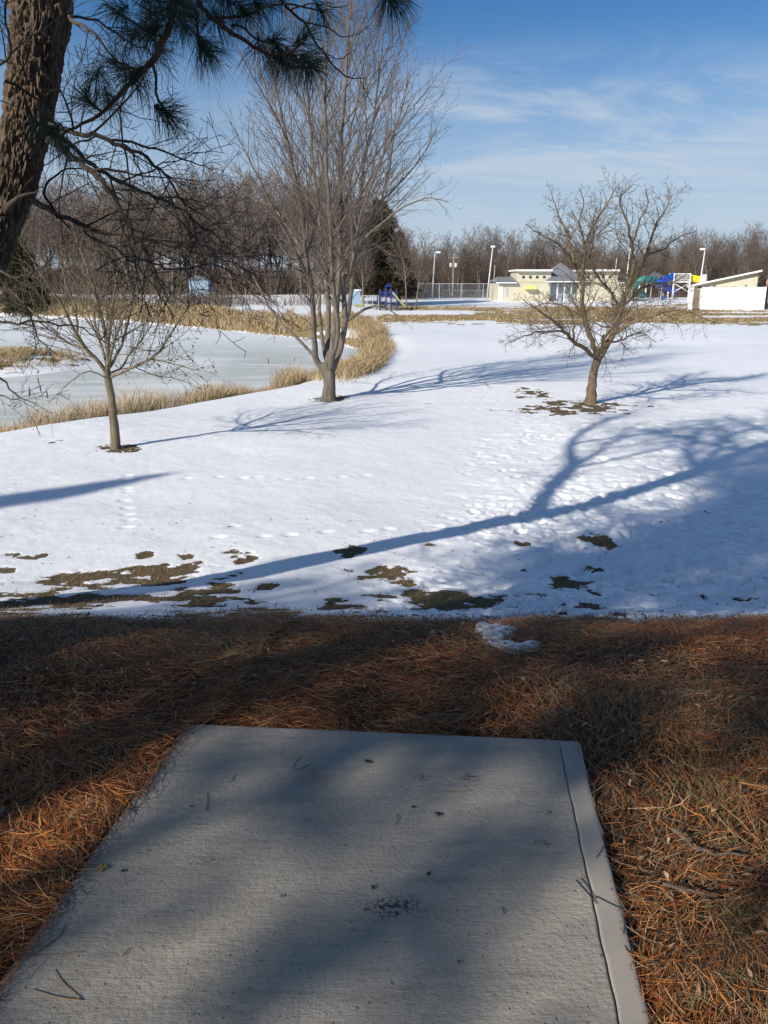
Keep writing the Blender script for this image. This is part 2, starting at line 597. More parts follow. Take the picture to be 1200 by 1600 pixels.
def grow(out, start, d, length, r0, lev, P, r):
    seg = P['seg'][lev]
    n = max(2, int(length / seg + .5))
    st = length / n
    pts = [start]; rads = [r0]
    p = start.copy(); d = d.normalized()
    wig = P['wig'][lev]
    for i in range(n):
        d = (d + rvec(r) * wig + Vector((0, 0, P['trop'][lev]))).normalized()
        p = p + d * st
        pts.append(p.copy())
        rads.append(max(P['rmin'], r0 * (1 - (1 - P['tip']) * (i + 1) / n)))
    out[lev].append((pts, rads))
    if lev + 1 < P['levels']:
        spawn(out, pts, rads, length, lev, P, r)


def spawn(out, pts, rads, length, lev, P, r, t0=None):
    cnt = P['dens'][lev] * length
    cnt = int(cnt) + (r.random() < cnt % 1)
    n = len(pts) - 1
    t0 = P['t0'][lev] if t0 is None else t0
    az = r.uniform(0, 6.28)
    for c in range(cnt):
        t = t0 + (1 - t0) * (c + r.random()) / max(cnt, 1)
        i = min(int(t * n), n - 1)
        f = t * n - i
        p = pts[i].lerp(pts[i + 1], f)
        d = (pts[i + 1] - pts[i]).normalized()
        u = d.orthogonal().normalized(); v = d.cross(u)
        az += 2.4 + r.uniform(-.5, .5)
        side = u * math.cos(az) + v * math.sin(az)
        side = Vector((side.x, side.y, side.z * P.get('flat', 1)))
        a = R(P['ang'][lev]) * r.uniform(.7, 1.3)
        cd = d * math.cos(a) + side * math.sin(a) + Vector((0, 0, P['up'][lev]))
        L = length * P['lenf'][lev] * (1 - P.get('fall', .55) * t) * r.uniform(.6, 1.25)
        L = max(P.get('lmin', .12), min(L, P['lmax'][lev]))
        rr = rads[i] * (1 - f) + rads[i + 1] * f
        grow(out, p, cd, L, max(P['rmin'], min(rr * P['rf'], P['rk'] * L)), lev + 1, P, r)


def finish_tree(root, name_crown, out, trunk_groups, mt, mc, sides=(7, 5, 4, 3, 3), extra=None):
    loc = root.location
    tr = link('trunk', tube_mesh('trunk', trunk_groups, mt, loc), root)
    g = [(out[i], sides[i]) for i in range(len(out)) if out[i]]
    cr = link(name_crown, tube_mesh('crown', g, mc, loc), root)
    return tr, cr


def hero_tree(root, Yb, skeleton, scale_r, P, seed, m_trunk, m_crown, wob=.03, t0s=None, trunk_idx=1):
    """skeleton: list of dict(p=[(px,py,dy)], r=[...px width]) in photo pixels at distance Yb+dy"""
    r = random.Random(seed)
    out = [[] for _ in range(6)]
    trunk = []
    for k_, s in enumerate(skeleton):
        pts = [pt(a, b, Yb + c) for a, b, c in s['p']]
        if k_ == 0 and trunk_idx: pts[0].z = root.location.z - .12
        dep = Yb * CP
        rads = [x / 2 / F_PX * dep * scale_r for x in s['w']]
        cp, cr = smooth_chain(pts, rads, 4, wob, r)
        (trunk if k_ < trunk_idx else out[0]).append((cp, cr))
        L = sum((cp[i + 1] - cp[i]).length for i in range(len(cp) - 1))
        if s.get('kids', True):
            spawn(out, cp, cr, L * s.get('lf', 1), 0, P, r, s.get('t0'))
    return out, trunk


# ------------------------------------------------------------------ bark materials
M_MAPLE = bark('bark_grey_tan', (.095, .078, .062), (.235, .20, .165), 9)
M_MAPLE_T = bark('twigs_grey_red', (.125, .098, .082), (.225, .185, .155), 9)
M_LOCUST = bark('bark_tan', (.11, .08, .047), (.26, .195, .12), 9)
M_LOCUST_T = bark('twigs_tan', (.10, .075, .05), (.19, .145, .10), 9)
M_YOUNG = bark('bark_olive_tan', (.11, .09, .058), (.25, .205, .135), 9)
M_YOUNG_T = bark('twigs_olive_tan', (.115, .09, .062), (.225, .18, .13), 9)
M_DARK = bark('bark_dark_furrowed', (.065, .048, .035), (.23, .17, .122), 34, 1.0, .016)
M_DARK_T = bark('twigs_dark', (.05, .038, .03), (.12, .095, .075), 10)
M_FAR_T = bark('twigs_far_brown', (.13, .098, .08), (.235, .185, .155), 3)
M_FAR_B = bark('bark_far_grey', (.14, .115, .095), (.30, .26, .22), 3)
M_PINE_B = bark('pine_bark', (.06, .04, .03), (.20, .13, .09), 14)
M_NEEDLE_G = island_mat('green_pine_needles', [(0, (.018, .034, .018)), (.6, (.035, .062, .03)), (1, (.08, .10, .045))], .5)
M_SPRUCE = island_mat('dark_spruce_needles', [(0, (.025, .025, .014)), (.55, (.060, .052, .030)), (1, (.15, .11, .065))], .8)


def root_flare(root, loc, rad, h, m, seed):
    """flared root collar, joined in the trunk by caller"""
    pass


# ------------------------------------------------------------------ middle maple
B = ground_at(515, 625)
MY = B.y
mid = thing('maple_tree', 'tall bare multi-stemmed tree with fan of upright limbs beside the pond edge', 'tree', (B.x, B.y, Z(B.x, B.y)))
sk = [
    dict(p=[(514, 632, 0), (514, 618, 0), (515, 600, 0), (514, 580, 0), (512, 566, 0)], w=[46, 30, 25, 26, 30], kids=False),
    dict(p=[(509, 586, 0), (503, 574, 0), (493, 557, 0), (489, 490, -.3), (485, 437, -.5), (476, 383, -.6), (473, 330, -.8), (454, 245, -1), (440, 182, -1.2), (422, 105, -1.3), (412, 50, -1.3)], w=[16, 15, 13, 11, 9.5, 8.5, 7.5, 6, 4.5, 3, 1.5]),
    dict(p=[(497, 562, 0), (468, 533, .2), (428, 490, .6), (404, 447, .9), (380, 395, 1.1), (362, 340, 1.2)], w=[7, 6, 5, 4, 2.8, 1.5]),
    dict(p=[(512, 572, .1), (513, 517, .5), (512, 463, .9), (505, 410, 1.3), (498, 330, 1.6), (487, 227, 2.), (482, 157, 2.1), (476, 95, 2.2), (470, 30, 2.3)], w=[14, 12, 10.5, 9, 8, 6, 4.5, 3, 1.5]),
    dict(p=[(517, 575, -.2), (524, 503, -.4), (528, 450, -.6), (531, 383, -.5), (531, 297, -.4), (534, 210, -.2), (541, 105, 0), (546, 30, 0), (549, -45, 0)], w=[15, 13, 11, 10, 9, 7.5, 5.5, 3.5, 1.5]),
    dict(p=[(519, 578, 0), (532, 543, .2), (539, 503, .3), (537, 450, .5), (543, 397, .6), (559, 340, .8), (569, 252, .9), (583, 190, 1), (592, 120, 1), (600, 50, 1.1)], w=[15, 13, 12, 10, 8.5, 7.5, 6, 4.5, 3, 1.5]),
    dict(p=[(520, 560, -.2), (528, 520, -.8), (520, 440, -1.2), (516, 360, -1.5), (510, 250, -1.8), (508, 150, -2.), (512, 60, -2.1), (515, -20, -2.1)], w=[10, 9, 8, 7.5, 6, 4.5, 3, 1.5]),
    dict(p=[(509, 560, .2), (500, 500, 1.), (498, 430, 1.8), (486, 360, 2.3), (464, 280, 2.6), (440, 200, 2.8), (424, 150, 2.9)], w=[9, 8, 7, 6, 5, 3, 1.5]),
    dict(p=[(535, 530, .1), (547, 470, -1), (552, 400, -1.6), (566, 330, -2.1), (592, 260, -2.4), (622, 190, -2.6), (640, 120, -2.6)], w=[9, 8, 7, 5.5, 4, 2.6, 1.4]),
    dict(p=[(540, 503, .2), (567, 485, .3), (592, 478, .2), (614, 488, 0), (634, 506, -.2)], w=[8, 5.5, 3.5, 2.4, 1.2]),
    dict(p=[(545, 395, .5), (580, 380, .4), (612, 400, .2), (655, 432, 0)], w=[5, 3.6, 2.4, 1.2]),
    dict(p=[(557, 345, .6), (590, 320, 1.1), (630, 280, 1.6), (665, 235, 2.0), (686, 190, 2.2)], w=[6, 4.8, 3.4, 2.2, 1.1]),
    dict(p=[(540, 430, .3), (575, 360, 1.5), (600, 300, 2.4), (615, 220, 2.9), (620, 140, 3.1)], w=[7, 5.5, 4, 2.8, 1.2]),
    dict(p=[(485, 440, -.5), (450, 370, -1.3), (415, 300, -2), (385, 240, -2.4), (360, 190, -2.6)], w=[6, 4.6, 3.2, 2.2, 1.1]),
    dict(p=[(478, 400, -.6), (440, 340, 0), (395, 290, .4), (350, 255, .6)], w=[5, 3.6, 2.4, 1.1]),
    dict(p=[(571, 370, -2), (620, 330, -2.6), (665, 310, -3), (700, 315, -3.2)], w=[4.5, 3.3, 2.2, 1.1]),
    dict(p=[(524, 480, .3), (500, 430, 3.), (520, 330, 4.), (545, 220, 4.4), (565, 120, 4.6), (575, 40, 4.7)], w=[8, 7, 5.5, 4, 2.6, 1.3]),
]
P_MID = dict(levels=4, seg=[.5, .4, .3, .25], wig=[.1, .09, .10, .12], trop=[.05, .035, .03, .02], tip=.25, rmin=.0034,
             dens=[3.5, 3.7, 4.2, 3], t0=[.24, .12, .1, .1], ang=[36, 36, 38, 36], up=[.14, .06, .03, 0], lenf=[.42, .46, .45, .4],
             lmax=[3.1, 1.4, .65, .4], rf=.6, rk=.0085, fall=.55)
out, trunk = hero_tree(mid, MY, sk, .76, P_MID, 5, M_MAPLE, M_MAPLE_T, .012)
main = out[0]; out[0] = []
finish_tree(mid, 'crown', out, [(trunk, 14), (main, 9)], M_MAPLE, M_MAPLE_T)

# ------------------------------------------------------------------ right tree
B = ground_at(924, 631)
RY = B.y
right = thing('locust_tree', 'low wide bare tree with crooked twigs, alone in the snow right of centre', 'tree', (B.x, B.y, Z(B.x, B.y)))
sk = [
    dict(p=[(923, 637, 0), (923, 625, 0), (926, 592, 0), (930, 572, 0), (935, 556, 0)], w=[32, 22, 16, 15, 17], kids=False),
    dict(p=[(934, 560, 0), (925, 533, -.1), (915, 501, -.2), (909, 470, -.4), (910, 435, -.5), (912, 400, -.6), (915, 379, -.6), (930, 348, -.7), (953, 312, -.8), (962, 292, -.8)], w=[11, 10.5, 9.5, 8.5, 7.5, 6.5, 5.5, 4, 2.6, 1.2]),
    dict(p=[(910, 445, -.5), (895, 400, -.2), (885, 361, 0), (870, 330, .1), (862, 302, .1)], w=[6, 5, 4, 2.6, 1.2]),
    dict(p=[(902, 422, -.3), (885, 395, -.8), (865, 377, -1.1), (843, 367, -1.3), (822, 350, -1.5)], w=[5, 4, 3.2, 2.4, 1.1]),
    dict(p=[(914, 385, -.6), (905, 350, -.9), (912, 320, -1), (905, 294, -1.1)], w=[4.5, 3.4, 2.4, 1.1]),
    dict(p=[(932, 559, 0), (902, 538, -.6), (881, 518, -1), (864, 499, -1.3), (843, 487, -1.6), (818, 468, -1.9)], w=[8.5, 7.5, 6, 4.8, 3.2, 1.4]),
    dict(p=[(881, 519, -1), (855, 517, -1.6), (820, 524, -2.1), (788, 540, -2.4)], w=[3.8, 3, 2.2, 1.1]),
    dict(p=[(896, 534, -.7), (896, 500, -.2), (884, 480, .1), (850, 474, .3), (826, 488, .4)], w=[4.2, 3.6, 3, 2.2, 1.1]),
    dict(p=[(935, 560, 0), (944, 545, .1), (956, 526, .2), (965, 501, .3), (974, 470, .3), (986, 442, .3), (1004, 417, .4), (1014, 382, .5), (1025, 351, .5), (1040, 328, .5), (1050, 306, .5)], w=[13, 13, 12, 11.5, 10, 8, 7, 5.5, 4, 2.6, 1.2]),
    dict(p=[(970, 485, .3), (955, 459, .8), (934, 432, 1.1), (921, 404, 1.3), (927, 370, 1.5), (920, 330, 1.6)], w=[6.5, 5.5, 4.5, 3.5, 2.6, 1.1]),
    dict(p=[(980, 455, .3), (990, 417, -.1), (986, 375, -.3), (976, 337, -.5), (968, 312, -.5), (985, 292, -.6)], w=[7, 6, 5, 3.8, 2.6, 1.1]),
    dict(p=[(988, 380, -.3), (1000, 345, -.1), (1012, 318, 0), (1008, 296, 0)], w=[4, 3, 2, 1]),
    dict(p=[(958, 521, .2), (990, 503, -.4), (1025, 491, -.8), (1060, 484, -1.1), (1090, 492, -1.3), (1118, 506, -1.4)], w=[7, 6, 4.8, 3.6, 2.4, 1.1]),
    dict(p=[(976, 475, .3), (1007, 449, .9), (1032, 444, 1.2), (1055, 440, 1.4), (1085, 415, 1.5)], w=[6.5, 5, 4, 2.8, 1.2]),
    dict(p=[(1010, 397, .5), (1035, 390, 1.1), (1058, 372, 1.6), (1080, 362, 1.9)], w=[4.4, 3.4, 2.4, 1.1]),
    dict(p=[(963, 510, .3), (945, 512, 1.), (930, 505, 1.6), (915, 520, 2.)], w=[4, 3.2, 2.4, 1.1]),
    dict(p=[(950, 535, .1), (975, 530, 1.), (1000, 520, 1.8), (1025, 535, 2.3)], w=[4, 3.2, 2.2, 1.1]),
    dict(p=[(930, 560, 0), (936, 545, -1), (950, 520, -1.9), (968, 490, -2.4), (985, 460, -2.7), (975, 430, -2.8)], w=[6, 5, 4.4, 3.4, 2.4, 1.2]),
    dict(p=[(947, 541, 0), (941, 532, 0), (944, 524, -.1)], w=[8, 7, 5], kids=False),
]
P_R = dict(levels=4, seg=[.3, .2, .14, .12], wig=[.25, .28, .34, .36], trop=[.01, .01, .01, .0], tip=.3, rmin=.0038,
           dens=[7.0, 7.4, 8.6, 6], t0=[.18, .10, .1, .1], ang=[48, 48, 50, 45], up=[.24, .12, .06, 0], lenf=[.46, .54, .54, .5],
           lmax=[1.4, .8, .42, .3], rf=.6, rk=.011, fall=.78)
out, trunk = hero_tree(right, RY, sk, .84, P_R, 9, M_LOCUST, M_LOCUST_T, .04)
main = out[0]; out[0] = []
finish_tree(right, 'crown', out, [(trunk, 14), (main, 8)], M_LOCUST, M_LOCUST_T)

# ------------------------------------------------------------------ left young tree
B = ground_at(181, 701)
LY = B.y
left = thing('maple_tree', 'smaller bare tree with slim brown trunk standing by the near pond bank at left', 'tree', (B.x, B.y, Z(B.x, B.y)))
sk = [
    dict(p=[(182, 708, 0), (181, 696, 0), (177, 650, 0), (172, 610, 0), (167, 580, 0)], w=[34, 21, 17, 15, 15], kids=False),
    dict(p=[(168, 585, 0), (170, 559, 0), (166, 527, .1), (159, 499, .2), (150, 462, .3), (136, 420, .4), (120, 375, .5), (108, 335, .5)], w=[11, 10, 8.5, 7, 5.5, 4, 2.6, 1.2]),
    dict(p=[(169, 565, 0), (170, 522, -.2), (177, 471, -.3), (184, 428, -.4), (187, 385, -.5), (190, 345, -.5)], w=[8.5, 7.5, 6, 4.6, 3, 1.3]),
    dict(p=[(166, 582, 0), (152, 563, -.1), (136, 547, -.2), (119, 522, -.3), (102, 485, -.5), (79, 451, -.6), (57, 417, -.7), (36, 380, -.8)], w=[9, 8.5, 8, 6.5, 5.5, 4.2, 3, 1.3]),
    dict(p=[(134, 546, -.2), (105, 534, .3), (79, 513, .7), (45, 480, 1), (12, 450, 1.2)], w=[5, 4.2, 3.2, 2.3, 1.1]),
    dict(p=[(172, 573, 0), (184, 552, .3), (193, 530, .5), (204, 485, .7), (215, 437, .9), (225, 395, 1.)], w=[6.5, 6, 5.2, 4, 2.8, 1.3]),
    dict(p=[(172, 590, 0), (195, 580, -.2), (215, 570, -.3), (246, 553, -.5), (263, 527, -.6), (283, 496, -.7), (302, 470, -.8)], w=[7, 6.5, 6, 5, 4, 2.8, 1.2]),
    dict(p=[(235, 561, -.4), (262, 566, -.6), (295, 575, -.8), (334, 582, -1)], w=[3, 2.4, 1.8, .9]),
    dict(p=[(210, 573, -.3), (240, 585, .3), (275, 592, .7), (300, 600, .9)], w=[2.6, 2, 1.5, .9]),
    dict(p=[(168, 578, 0), (160, 545, .7), (148, 500, 1.3), (140, 455, 1.7), (150, 400, 2), (160, 350, 2.1)], w=[6.5, 6, 5, 4, 2.6, 1.2]),
    dict(p=[(168, 580, 0), (178, 540, -.8), (190, 500, -1.3), (215, 455, -1.6), (245, 410, -1.8)], w=[6, 5, 4, 2.8, 1.2]),
    dict(p=[(170, 583, 0), (190, 575, .8), (205, 550, 1.3), (235, 510, 1.7), (250, 470, 1.9)], w=[5, 4.2, 3.4, 2.4, 1.2]),
    dict(p=[(166, 590, 0), (140, 580, -.4), (118, 590, -.7), (95, 612, -.9), (80, 625, -1)], w=[2.4, 2, 1.6, 1.2, .8]),
    dict(p=[(120, 524, -.3), (118, 480, -1), (100, 430, -1.4), (85, 375, -1.6)], w=[5, 4, 2.8, 1.2]),
]
P_L = dict(levels=4, seg=[.35, .3, .2, .15], wig=[.12, .12, .15, .18], trop=[.04, .03, .02, .0], tip=.3, rmin=.0030,
           dens=[5.6, 5.4, 5.6, 3], t0=[.16, .10, .1, .1], ang=[38, 40, 42, 40], up=[.12, .06, .02, 0], lenf=[.48, .50, .48, .4],
           lmax=[2.2, 1.1, .5, .3], rf=.6, rk=.009, fall=.5)
out, trunk = hero_tree(left, LY, sk, .80, P_L, 14, M_YOUNG, M_YOUNG_T, .02)
main = out[0]; out[0] = []
finish_tree(left, 'crown', out, [(trunk, 12), (main, 8)], M_YOUNG, M_YOUNG_T)


# ------------------------------------------------------------------ leaf-shaped mesh cards (real small leaves)
def leaf_cloud(name, centers, sizes, m, parent=None, origin=(0, 0, 0), seed=3, flat=0.0, curl=.35, cards=1.0):
    """little curled 6-sided leaves"""
    g = np.random.default_rng(seed)
    C = np.asarray(centers, float); n = len(C)
    S = np.broadcast_to(np.asarray(sizes, float), (n,))
    nrm = g.normal(size=(n, 3)); nrm[:, 2] = np.abs(nrm[:, 2]) + flat * 3
    nrm /= np.linalg.norm(nrm, axis=1, keepdims=True)
    a = g.normal(size=(n, 3)); a -= nrm * np.sum(a * nrm, 1, keepdims=True); a /= np.linalg.norm(a, axis=1, keepdims=True)
    b = np.cross(nrm, a)
    shape = np.array([(-1, 0, 0), (-.35, .36, 1), (.35, .26, .6), (1, 0, .9), (.25, -.38, 1), (-.5, -.28, .8), (0, 0, 0)])
    jit = 1 + g.uniform(-.45, .45, size=(n, 7))
    V = C[:, None] + S[:, None, None] * (a[:, None] * (shape[None, :, 0] * jit)[..., None] + b[:, None] * (shape[None, :, 1] * jit)[..., None]
                                         + nrm[:, None] * (shape[:, 2] * curl)[None, :, None] * g.uniform(.3, 1.4, size=(n, 1, 1)))
    tri = np.array([(6, 0, 1), (6, 1, 2), (6, 2, 3), (6, 3, 4), (6, 4, 5), (6, 5, 0)])[:, ::-1]
    f = (np.arange(n)[:, None, None] * 7 + tri[None]).reshape(-1)
    return link(name, make_mesh(name, V.reshape(-1, 3) - np.array(origin), f, 3, m, False), parent)


M_LEAF = island_mat('dry_leaves', [(0, (.10, .06, .035)), (.5, (.20, .12, .065)), (.85, (.32, .21, .13)), (1, (.46, .35, .24))], .75)
M_LEAFD = island_mat('dark_leaves', [(0, (.03, .025, .018)), (1, (.09, .07, .05))], .75)
tw = [c for c in out[3] if c[0][-1].x > left.location.x + 1.0 and c[0][-1].z < -1.0]
rr = random.Random(4); rr.shuffle(tw)
leaf_cloud('dead_leaves', [tuple(c[0][-1] + Vector((0, 0, -.03))) for c in tw[:60]], [rr.uniform(.03, .05) for _ in tw[:60]], M_LEAFD, left, left.location, 8)['kind'] = 'stuff'


# ------------------------------------------------------------------ leaning foreground tree
FY = 5.9
lean_base = Vector((pt(-225, 975, FY).x, FY, 0)); lean_base.z = Z(lean_base.x, lean_base.y)
lean = thing('leaning_tree', 'large leaning tree with deeply furrowed dark bark and drooping bare branches at upper left', 'tree', lean_base)


def furrowed(chain, n_ang=120, step=.012, amp=.016, seed=0, m=None, origin=None, name='trunk'):
    pts, rads = smooth_chain(chain[0], chain[1], 6)
    # resample
    P = np.array([tuple(p) for p in pts]); Rd = np.array(rads)
    s = np.concatenate([[0], np.cumsum(np.linalg.norm(np.diff(P, axis=0), axis=1))])
    m_ = int(s[-1] / step)
    ss = np.linspace(0, s[-1], m_)
    Q = np.stack([np.interp(ss, s, P[:, i]) for i in range(3)], 1); q = np.interp(ss, s, Rd)
    T = np.gradient(Q, axis=0); T /= np.linalg.norm(T, axis=1, keepdims=True)
    U = np.cross(T, [[.0, 1., .02]]); U /= np.linalg.norm(U, axis=1, keepdims=True); W = np.cross(U, T)
    th = np.arange(n_ang) * 2 * np.pi / n_ang
    A, S = np.meshgrid(th, ss)
    # periodic bark: ridges that braid along the trunk
    def pn(fu, fs, sd):
        warp = .55 * (fbm(A * 0 + 1.3 * np.cos(A) + 5, S * 5.5 + np.sin(A), sd, 4) - .5)
        uu = (A / (2 * np.pi) * fu + warp * 3.0)
        uu = np.mod(uu, fu)
        return vnoise_per(uu, S * fs, fu, sd)
    n2 = pn(110, 26.0, seed + 2); n3 = fbm(np.cos(A) * 1.3 + 3, np.sin(A) * 1.3 + S * 1.5, seed + 3, 3)
    wp1 = fbm(np.cos(A) * 4 + 9, np.sin(A) * 4 + S * 6, seed + 4, 4) - .5
    wp2 = fbm(np.cos(A) * 7 + 2, np.sin(A) * 7 + S * 11, seed + 6, 3) - .5
    fu, fv = 30, 8.5
    uu = np.mod(A / (2 * np.pi) * fu + wp1 * 3.2 + wp2 * 1.0, fu); vv = S * fv + wp1 * 2.0
    f1 = np.full(uu.shape, 9.); f2 = f1.copy(); hid = f1 * 0
    iu, iv = np.floor(uu).astype(np.int64), np.floor(vv).astype(np.int64)
    for du in (-1, 0, 1):
        for dv in (-1, 0, 1):
            ju = np.mod(iu + du, fu); jv = iv + dv
            cu = iu + du + _hash(ju, jv, seed + 7); cv_ = jv + _hash(ju, jv, seed + 8)
            dd = np.sqrt((uu - cu) ** 2 + ((vv - cv_) * .75) ** 2)
            hh_ = _hash(ju, jv, seed + 9)
            nearer = dd < f1
            f2 = np.where(nearer, f1, np.minimum(f2, dd)); hid = np.where(nearer, hh_, hid); f1 = np.where(nearer, dd, f1)
    plate = sstep(.02, .42, f2 - f1)
    disp = amp * (1.5 * plate * (.55 + .6 * hid) - .9 + .75 * (n2 - .5) * (.4 + plate) + .5 * (wp2))+ q[:, None] * .16 * (n3 - .5)
    rr_ = q[:, None] + disp
    V = Q[:, None] + rr_[..., None] * (U[:, None] * np.cos(A)[..., None] + W[:, None] * np.sin(A)[..., None])
    i, j = np.meshgrid(np.arange(m_ - 1), np.arange(n_ang), indexing='ij'); j2 = (j + 1) % n_ang
    f = np.stack([i * n_ang + j, i * n_ang + j2, (i + 1) * n_ang + j2, (i + 1) * n_ang + j], -1).reshape(-1)
    return V.reshape(-1, 3), f


def vnoise_per(u, v, per, seed):
    iu = np.floor(u).astype(np.int64); iv = np.floor(v).astype(np.int64)
    fu = u - iu; fv = v - iv
    fu = fu * fu * (3 - 2 * fu); fv = fv * fv * (3 - 2 * fv)
    a = _hash(iu % per, iv, seed); b = _hash((iu + 1) % per, iv, seed)
    c = _hash(iu % per, iv + 1, seed); d = _hash((iu + 1) % per, iv + 1, seed)
    return (a * (1 - fu) + b * fu) * (1 - fv) + (c * (1 - fu) + d * fu) * fv


PXM = FY * CP / F_PX            # metres per photo pixel at the trunk
tk = [((-225, 978), 130), ((-205, 900), 102), ((-150, 720), 88), ((-100, 570), 80), ((-62, 480), 76), ((-31, 407), 74), ((1, 333), 70), ((21, 283), 66), ((39, 205), 66), ((50, 133), 71), ((58, 67), 75), ((65, 0), 84)]
t_pts = [pt(a, b, FY) for (a, b), _ in tk]; t_r = [w_ / 2 * PXM for _, w_ in tk]
t_pts[0].z = lean_base.z - .1
# above the frame the trunk goes on to its crown
tp = t_pts[-1]
up = [tp + Vector((.10, .05, 1.0)), tp + Vector((.30, .35, 2.0)), tp + Vector((.25, .15, 3.3)), tp + Vector((.75, .55, 4.6)), tp + Vector((.8, .45, 6.2))]
ur = [.19, .15, .11, .07, .02]
V1, F1 = furrowed((t_pts + up, t_r + ur), 320, .008, .017, 1)
# second stem at left
st = [((-40, 440), 56), ((-14, 350), 54), ((-30, 285), 50)]
s_pts = [pt(a, b, FY + .12) for (a, b), _ in st]; s_r = [w_ / 2 * PXM for _, w_ in st]
s_pts += [Vector((-3.3, 6.2, 1.2)), Vector((-3.9, 6.75, 2.3)), Vector((-4.8, 7.8, 3.4)), Vector((-5.5, 8.2, 4.7)), Vector((-5.7, 8.6, 6.0))]; s_r += [.11, .10, .085, .06, .02]
V2, F2 = furrowed((s_pts, s_r), 200, .012, .013, 5)
link('trunk', make_mesh('trunk', np.vstack([V1, V2]) - np.array(lean_base), np.concatenate([F1, F2 + len(V1)]), 4, M_DARK), lean)
lk = [
    dict(p=[(70, 215, 0), (95, 232, -.15), (133, 260, -.3), (167, 293, -.4), (193, 340, -.5), (227, 393, -.6), (247, 433, -.65), (262, 470, -.7)], w=[13, 10, 8.5, 7, 5.5, 4, 2.6, 1.2]),
    dict(p=[(75, 205, 0), (105, 222, .2), (145, 258, .4), (187, 283, .5), (233, 303, .6), (273, 323, .7), (317, 353, .75), (360, 393, .8), (393, 425, .8)], w=[10, 8, 7, 6.5, 5.5, 4.4, 3.2, 2, 1]),
    dict(p=[(40, 305, 0), (65, 322, .1), (107, 343, .2), (160, 363, .3), (207, 370, .35), (267, 383, .4), (333, 400, .5), (390, 424, .6), (430, 452, .6)], w=[11, 9, 7.5, 6.5, 5.5, 4.2, 3, 2, .9]),
    dict(p=[(75, 195, .05), (120, 205, -.4), (167, 220, -.7), (207, 233, -.9), (250, 267, -1.), (290, 318, -1.1), (330, 345, -1.2)], w=[8, 6.5, 5.5, 4.4, 3.2, 2.2, 1]),
    dict(p=[(167, 220, -.6), (220, 226, -.5), (265, 240, -.4), (310, 258, -.4), (350, 268, -.4)], w=[4, 3.4, 2.6, 1.8, .9]),
    dict(p=[(120, 345, .2), (150, 375, .5), (190, 395, .7), (235, 440, .9), (260, 480, 1), (280, 520, 1)], w=[4.5, 4, 3.2, 2.4, 1.7, .9]),
    dict(p=[(187, 340, -.5), (205, 390, -.8), (235, 410, -1), (270, 420, -1.2), (330, 415, -1.3), (380, 432, -1.4)], w=[3.6, 3.2, 2.6, 2.2, 1.6, .9]),
    dict(p=[(90, 340, .1), (70, 300, .2), (90, 272, .3), (120, 262, .3), (150, 275, .3)], w=[5, 4, 3.2, 2.2, 1.1]),
    dict(p=[(100, 20, 0), (125, 38, -.2), (148, 55, -.3), (175, 88, -.4), (200, 110, -.4), (235, 128, -.5)], w=[6, 5, 4, 3, 2.2, 1.1]),
    dict(p=[(100, 30, .1), (150, 32, .3), (190, 60, .5), (240, 85, .6), (280, 130, .6)], w=[4.5, 3.6, 2.8, 2, 1]),
    dict(p=[(-40, 120, 0), (8, 95, -.5), (14, 60, -.6), (8, 30, -.7), (14, -20, -.8)], w=[4, 4, 3.6, 3.2, 3]),
    dict(p=[(6, 340, -.05), (20, 318, -.25), (34, 306, -.3), (60, 298, -.35)], w=[13, 9, 5, 2]),
    dict(p=[(-30, 380, -.1), (10, 430, -.2), (45, 428, -.3), (80, 405, -.35), (85, 385, -.35)], w=[5, 4, 3, 2, 1]),
    dict(p=[(-50, 420, -.2), (15, 455, -.35), (50, 500, -.4), (62, 530, -.5), (90, 555, -.5)], w=[5, 4, 3, 2, 1]),
    dict(p=[(-60, 470, -.1), (0, 500, -.2), (60, 505, -.25), (130, 515, -.3), (180, 545, -.3)], w=[5, 4.2, 3.2, 2, .9]),
    dict(p=[(-60, 540, -.1), (0, 590, -.2), (30, 622, -.3), (60, 630, -.3)], w=[4, 3, 2, .9]),
    dict(p=[(-70, 600, -.1), (-10, 615, -.2), (40, 630, -.3)], w=[3, 2, .9]),
]
P_F = dict(levels=4, seg=[.12, .10, .07, .06], wig=[.22, .22, .26, .3], trop=[-.02, -.01, .02, .05], tip=.3, rmin=.0016,
           dens=[8.5, 9.5, 11, 8], t0=[.12, .10, .1, .1], ang=[40, 44, 46, 40], up=[.0, .02, .05, .1], lenf=[.46, .50, .46, .4],
           lmax=[1.0, .5, .24, .1], rf=.55, rk=.009, fall=.4, lmin=.05)
out, trunk = hero_tree(lean, FY, lk, 1.0, P_F, 21, M_DARK, M_DARK_T, .05, trunk_idx=0)
